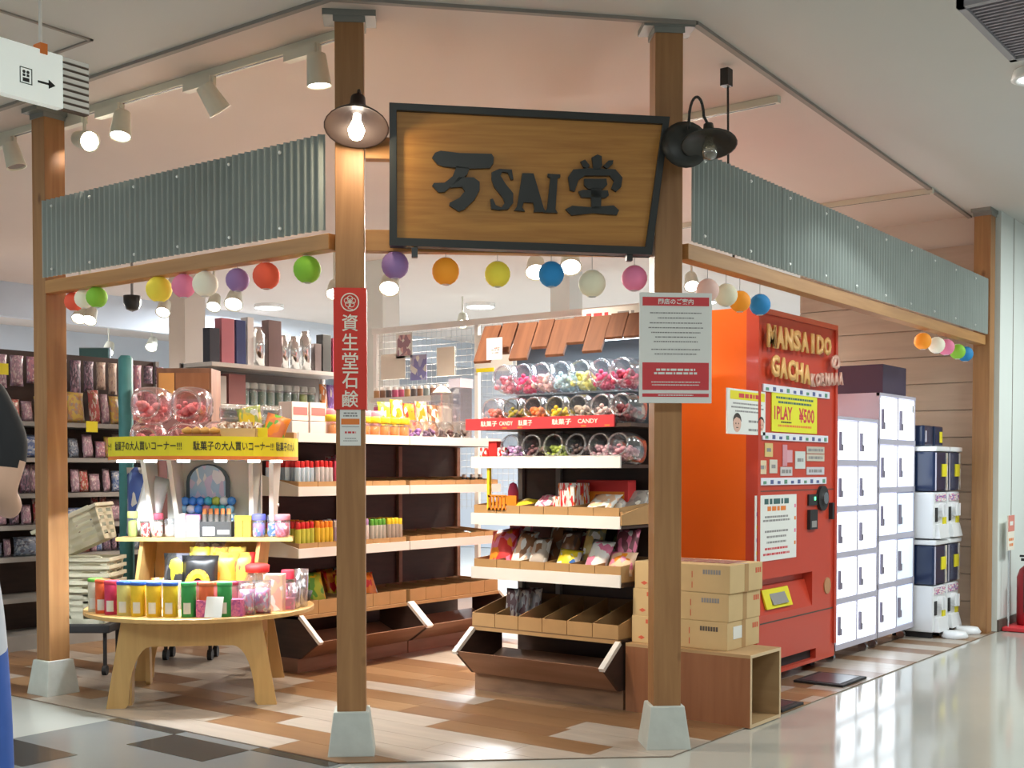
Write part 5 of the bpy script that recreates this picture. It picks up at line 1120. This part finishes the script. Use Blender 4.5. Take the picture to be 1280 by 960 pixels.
skin = P('print_skin', (.72, .45, .36), .7); hair = P('print_hair', (.05, .035, .03), .7)
for fx in (-.25, .035):
    rr = .045 if fx < 0 else .035
    B().cyl((fx, -.0112, 1.44), (fx, -.010, 1.44), rr, n=18).build('printed_face', skin, wp2)
    B().prism([(fx + rr * 1.06 * math.cos(a), 1.45 + rr * 1.0 * math.sin(a)) for a in [math.pi * k / 10 for k in range(11)]] + [(fx - rr * .8, 1.462), (fx - rr * .2, 1.474), (fx + rr * .7, 1.466)], lambda u, v, k: (u, -.0122 + k, v), .001).build('printed_hair', hair, wp2)
    B().cyl((fx - rr * .35, -.0122, 1.44), (fx - rr * .35, -.011, 1.44), rr * .1, n=6).cyl((fx + rr * .35, -.0122, 1.44), (fx + rr * .35, -.011, 1.44), rr * .1, n=6).box(fx - rr * .25, -.0122, 1.417, fx + rr * .25, -.011, 1.421).build('printed_features', hair, wp2)
fp = box(-.02, -.006, .70, .515, -.001, 1.06).build('white_poster', M['paper'], vm)
lines(fp, M['green'], .06, .45, (1.025,), -.006, .03, 9); lines(fp, M['orink'], .10, .40, (.985,), -.006, .025, 10); lines(fp, M['ink'], .07, .43, (.94, .92, .86, .83, .80), -.006, .011, 11); lines(fp, M['redink'], .07, .43, (.765, .735), -.006, .012, 12)
for i in range(8): box(-.005 + .49 * (i % 2), -.0068, .74 + .035 * i, .015 + .49 * (i % 2), -.006, .76 + .035 * i).build('confetti', (M['yellow'], M['orink'], colm(Pu), colm(Pi))[i % 4], fp)
for i, (x0, x1, z0, z1, c) in enumerate(((.10, .20, 1.27, 1.345, (.68, .5, .2)), (.02, .12, 1.175, 1.25, (.75, .6, .4)), (.16, .26, 1.18, 1.255, (.65, .6, .52)), (.30, .46, 1.165, 1.215, (.6, .55, .55)), (.33, .39, 1.22, 1.34, (.65, .3, .35)), (.39, .46, 1.24, 1.31, (.68, .36, .42)), (.50, .64, 1.205, 1.305, (.62, .66, .64)), (.66, .92, 1.25, 1.29, (.60, .55, .45)), (.66, .92, 1.295, 1.335, (.55, .5, .42)), (.66, .92, 1.17, 1.215, (.6, .58, .62)))):
    q = box(x0, -.004, z0, x1, -.001, z1).build('sticker', colm(c), vm)
    if i not in (4, 5): lines(q, M['ink'], x0 + .012, x1 - .012, ((z0 + z1) / 2,), -.004, min(.02, (z1 - z0) * .4), i)
cm = B().cyl((.88, -.02, 1.03), (.88, 0, 1.03), .075, n=18).build('coin_plate', M['rubber'], vm)
B().cyl((.88, -.035, 1.03), (.88, -.02, 1.03), .035, n=14).build('turn_knob', M['chrome'], cm, smooth=False)
box(.68, -.012, .99, .80, -.001, 1.055).build('coin_reader', M['rubber'], vm); box(.755, -.014, 1.02, .775, -.012, 1.04).build('green_lamp', P('green_led', (.1, .8, .3), emit=2), vm)
cs = box(.68, -.02, .85, .79, -.001, .965).build('coin_return', M['rubber'], vm); box(.70, -.022, .862, .77, -.02, .90).build('return_cup', M['grey'], cs)
box(1.0, -.025, .90, 1.03, 0, 1.00).build('lock_handle', M['rubber'], vm); B().cyl((.98, -.006, .50), (.98, 0, .50), .05, n=14).build('round_sticker', colm((.5, .25, .12)), vm)
for i, (x, y, w_, d_) in enumerate(((6.33, 2.50, .36, .29), (5.50, 2.48, .26, .14))):
    t = thing('floor_plate', ('black floor plate in front of the red vending machine', 'small black floor plate beside the plywood bench')[i], 'plate', (x, y, 0)); box(0, 0, .002, w_, d_, .016).build('plate', M['rubber'], t, bevel=.004); box(.03, .03, .016, w_ - .03, d_ - .03, .018).build('pad', P('plate_pad', (.05, .05, .06), .3) if i == 0 else bpy.data.materials['plate_pad'], t)

# ================================================================== LIT LOCKERS
for bk, (x0, H) in enumerate(((7.085, 1.53), (7.815, 1.71))):
    W = .715; D = .45
    t = thing('lit_locker', ('lower locker bank with glowing white doors beside the red machine', 'taller locker bank with glowing white doors right of the lower one')[bk], 'locker', (x0, 2.85, 0))
    box(0, .02, .08, W, D, H).build('cabinet', M['lilac'], t)
    n = 5; ph = (H - .10) / n
    for x in (0, W / 2 - .012, W - .024): box(x, 0, .08, x + .024, .02, H).build('stile', M['lilac'], t)
    for k in range(n + 1):
        z = .08 + k * ph; box(.0, -.002, z, W, .02, min(z + .036, H)).build('rail', M['lilac'], t)
    for k in range(n):
        for j in range(2):
            xa = .03 + j * (W / 2 - .008); z = .08 + k * ph + .04
            lt = M['lit']
            if bk == 1 and j == 1 and k < 3:
                lt = bpy.data.materials.get('dim_door') or P('dim_door', (.75, .82, .92), .4, emit=.45, ecol=(.72, .84, 1), var=.03)
            d = box(xa, .002, z, xa + W / 2 - .04, .015, z + ph - .05).build('door', lt, t)
            hh = (ph - .05) * .5; hz = z + (ph - .05) * .22
            B().box(xa + .008, -.014, hz, xa + .05, .002, hz + hh * .35).box(xa + .008, -.014, hz + hh * .35, xa + .028, .002, hz + hh).build('handle', P('locker_handle', (.22, .2, .26), .4) if 'locker_handle' not in bpy.data.materials else bpy.data.materials['locker_handle'], d)
    if bk == 1: box(.64, -.004, H - .11, .67, -.001, H - .06).build('small_tag', M['ink'], t)
    for x in (.07, W - .09):
        for y in (.06, D - .08): B().cyl((x, y, .05), (x, y, .08), .012, n=8).cyl((x - .014, y, .03), (x + .014, y, .03), .03, n=12).build('caster', M['chrome'], t)
tag(box(0, 0, 0, .46, .40, .20).build('purple_box', M['purple'], None, (7.96, 2.88, 1.711), bevel=.004), 'dark purple storage box on top of the taller locker bank', 'box')

# ================================================================== CAPSULE MACHINES
def capsule_machine(x, label, first=True):
    t = thing('capsule_machine', label, 'capsule machine', (x, 2.70, 0))
    W, D = .285, .36
    for k in range(2):
        z = .045 + k * .665
        lower = B().box(0, .02, z, W, D, z + .33).build('white_body', M['plastic'], t, bevel=.012)
        B().hexa([(.03, -.02, z), (W - .03, -.02, z), (W - .03, .03, z), (.03, .03, z)], [(.05, .0, z + .10), (W - .05, .0, z + .10), (W - .05, .03, z + .10), (.05, .03, z + .10)]).build('chute', M['plastic'], lower, bevel=.006)
        B().cyl((W / 2, -.012, z + .20), (W / 2, .02, z + .20), .05, n=18).box(W / 2 - .008, -.03, z + .155, W / 2 + .008, -.01, z + .245).build('turn_dial', M['plastic'], lower)
        box(.03, .012, z + .12, .07, .02, z + .22).build('coin_slot', M['rubber'], lower); box(W - .09, .010, z + .10, W - .03, .02, z + .15).build('yellow_price_tag', M['yellow'], lower)
        box(.03, .012, z + .265, W - .03, .021, z + .315).build('instruction_card', pr(Wh, Pu, Pi, 8), lower)
        b = box(.004, .012, z + .335, W - .004, D - .004, z + .62).build('capsule_window', M['navy'], t, bevel=.02)
        box(W * .50, .006, z + .44, W * .86, .012, z + .53).build('yellow_label', M['yellow'], b)
        box(.008, .008, z + .34, .02, .014, z + .61).build('corner_strip', M['lilac'], b); box(W - .05, .008, z + .34, W - .012, .013, z + .61).build('card_strip', pr((.5, .45, .4), Wh, Br, 6), b)
        box(-.004, -.0, z + .62, W + .004, D, z + .655).build('lid', M['plastic'], t, bevel=.01)
    B().lathe([(0, .0), (.085, 0), (.095, .02), (.075, .05), (0, .055)], 18, o=(W / 2, -.09, 0)).build('capsule_bowl', M['plastic'], t, smooth=True)
    B().box(.03, .04, 0, .07, D - .04, .045).build('foot_bar', M['rubber'], t); B().box(W - .07, .04, 0, W - .03, D - .04, .045).build('foot_bar', M['rubber'], t)
capsule_machine(8.545, 'double stacked white capsule machine next to the lit lockers'); capsule_machine(8.85, 'double stacked white capsule machine against the far timber post')
for i, x in enumerate((8.57, 8.80)):
    t = thing('spare_capsule_box', 'dark blue capsule box on top of the capsule machines, %s one' % ('left', 'right')[i], 'box', (x, 2.80, 1.367)); box(0, 0, 0, .20, .2, .15).build('box', M['navy'], t, bevel=.015); box(.11 if i else .02, -.003, .03, .17 if i else .05, 0, .11).build('label', M['yellow'] if i else M['lilac'], t)

# ================================================================== FIRE EXTINGUISHER
ex = thing('fire_extinguisher', 'dark red fire extinguisher on a red plate by the white wall', 'extinguisher', (9.55, 2.33, .03))
B().lathe([(0, 0), (.075, 0), (.08, .02), (.08, .36), (.06, .42), (.025, .45), (.025, .48), (0, .48)], 18).build('cylinder', M['extred'], ex, smooth=True)
B().box(-.012, -.06, .48, .012, .05, .50).box(-.012, -.06, .51, .012, .06, .525).build('grip', M['rubber'], ex); B().tube([Vector((-.02, 0, .48)), Vector((-.09, 0, .44)), Vector((-.095, 0, .25)), Vector((-.088, 0, .10))], .01).build('hose', M['rubber'], ex); box(-.05, -.082, .20, .03, -.076, .32).build('label', M['paper'], ex)
st = thing('extinguisher_stand', 'red floor plate with pole and small red sign holding the extinguisher', 'stand', (9.50, 2.33, 0))
box(-.20, -.14, 0, .25, .12, .03).build('red_plate', M['redplate'], st, bevel=.006); B().cyl((-.15, .09, .03), (-.15, .09, .62), .008, n=8).build('pole', M['chrome'], st)
sgn = box(-.21, .08, .60, -.04, .09, .86).build('sign_plate', M['cream'], st); box(-.21, .079, .74, -.04, .08, .86).build('red_field', P('faded_red', (.70, .25, .2), .6), sgn); lines(sgn, M['paper'], -.19, -.06, (.80,), .079, .03, 2); lines(sgn, M['orink'], -.19, -.06, (.68, .64), .08, .02, 3)

# ================================================================== PERSON at the left edge
pe = thing('person', 'person in black short sleeved top and blue trousers walking past at left edge', 'person', (1.673, 3.266, 0), HEAD)
def skinmesh(name, pts, edges, rad, sub=2):
    me = bpy.data.meshes.new(name); me.from_pydata(pts, edges, []); o = bpy.data.objects.new(name, me); COL.objects.link(o)
    s = o.modifiers.new('s', 'SKIN'); s.use_smooth_shade = True; ss = o.modifiers.new('u', 'SUBSURF'); ss.levels = sub; ss.render_levels = sub
    for i, r in enumerate(rad): me.skin_vertices[0].data[i].radius = (r, r) if not isinstance(r, tuple) else r
    me.skin_vertices[0].data[0].use_root = True
    dg = bpy.context.evaluated_depsgraph_get(); m2 = bpy.data.meshes.new_from_object(o.evaluated_get(dg)); bpy.data.objects.remove(o); return m2
pts = [(0, 0, .95), (0, .0, 1.10), (0, .01, 1.27), (0, 0, 1.40), (0, 0, 1.47), (0, .02, 1.56), (0, .03, 1.68)]; rad = [(.20, .13), (.155, .11), (.17, .12), (.11, .085), .05, (.075, .09), (.06, .075)]
ed = [(0, 1), (1, 2), (2, 3), (3, 4), (4, 5), (5, 6)]
def chain(start, ps, rs):
    k = start
    for p, r in zip(ps, rs): pts.append(p); rad.append(r); ed.append((k, len(pts) - 1)); k = len(pts) - 1
    return k
for s in (-1, 1):
    if s < 0:
        w_ = chain(3, [(-.16, 0, 1.39), (-.215, -.01, 1.26), (-.235, -.02, 1.12), (-.215, .07, .98), (-.20, .14, .88), (-.20, .16, .83)], [.06, .050, .044, .036, .028, (.032, .02)])
        fing = [((-.20 + dx, .165, .80), (-.20 + dx * 1.1, .17, .80 - L * .55), (-.20 + dx, .16, .80 - L)) for dx, L in ((-.026, .065), (-.009, .075), (.009, .072), (.026, .058))] + [((-.165, .18, .815), (-.16, .195, .785))]
    else:
        w_ = chain(3, [(.16, 0, 1.39), (.222, .0, 1.28), (.205, -.03, 1.14), (.19, .07, 1.09), (.12, .17, 1.11), (.10, .205, 1.115)], [.066, .062, .042, .037, .028, (.02, .032)])
        fing = [((.095, .235, 1.115 + dz), (.085, .235 + L * .55, 1.11 + dz * 1.1), (.07, .235 + L, 1.10 + dz)) for dz, L in ((-.026, .058), (-.009, .072), (.009, .075), (.026, .065))] + [((.09, .21, 1.155), (.075, .235, 1.17))]
    for q in fing: chain(w_, q, [.010, .009, .008][:len(q)])
    yy = .16 * s
    chain(0, [(s * .085, 0, .90), (s * .10, yy * .5, .50), (s * .10, yy * (1 if s > 0 else 1.6), .10), (s * .105, yy * (1 if s > 0 else 1.6) + .03, .045), (s * .105, yy * (1 if s > 0 else 1.6) + .15, .035)], [(.115, .11), (.085, .085), (.06, .06), .042, .032])
me = skinmesh('body', pts, ed, rad)
mats = [P('person_skin', (.62, .38, .27), .55), P('black_top', (.012, .012, .014), .85), P('blue_trousers', (.05, .13, .48), .8, var=.2), P('pale_hem', (.62, .66, .74), .8), P('dark_shoe', (.03, .03, .03), .6)]
for m in mats: me.materials.append(m)
for p in me.polygons:
    c = sum((me.vertices[i].co for i in p.vertices), Vector()) / len(p.vertices); k = 0
    arm = c.x < -.195 or (c.x > .17 and 1.05 < c.z < 1.36)
    if c.z < .085: k = 4
    elif c.z < 1.0 and not (abs(c.x) > .165 and c.z > .70): k = 2
    elif (arm and c.z < 1.215) or (c.y > .125 and .95 < c.z < 1.25): k = 0
    elif c.z < 1.07 and not arm: k = 3
    elif c.z < 1.455: k = 1
    p.material_index = k; p.use_smooth = True
bo = bpy.data.objects.new('body', me); COL.objects.link(bo); bo.parent = pe
hb_ = B().lathe([(0, .0), (.07, .0), (.098, .06), (.10, .13), (.08, .19), (.04, .215), (0, .22)], 18, o=(0, .0, 1.52)); hb_.v = [(x, y * 1.12 - .012, z) for x, y, z in hb_.v]
hb_.build('hair', P('person_hair', (.03, .02, .015), .6), pe, smooth=True)
B().lathe([(0, 0), (.006, .004), (.006, .02), (0, .03)], 8, o=(0, .105, 1.585), axis=(0, .2, 1)).build('nose', mats[0], pe, smooth=True)
for s in (-1, 1):
    B().lathe([(0, -.01), (.012, 0), (0, .01)], 8, o=(s * .03, .098, 1.625), axis=(0, 1, 0)).build('eye', P('eye_dark', (.02, .02, .02), .2) if s < 0 else bpy.data.materials['eye_dark'], pe, smooth=True)
    B().lathe([(0, -.025), (.012, -.01), (.014, .01), (0, .03)], 8, o=(s * .098, .0, 1.60)).build('ear', mats[0], pe, smooth=True)
box(-.022, .098, 1.545, .022, .106, 1.552).build('mouth', P('lips', (.45, .18, .15), .5), pe)
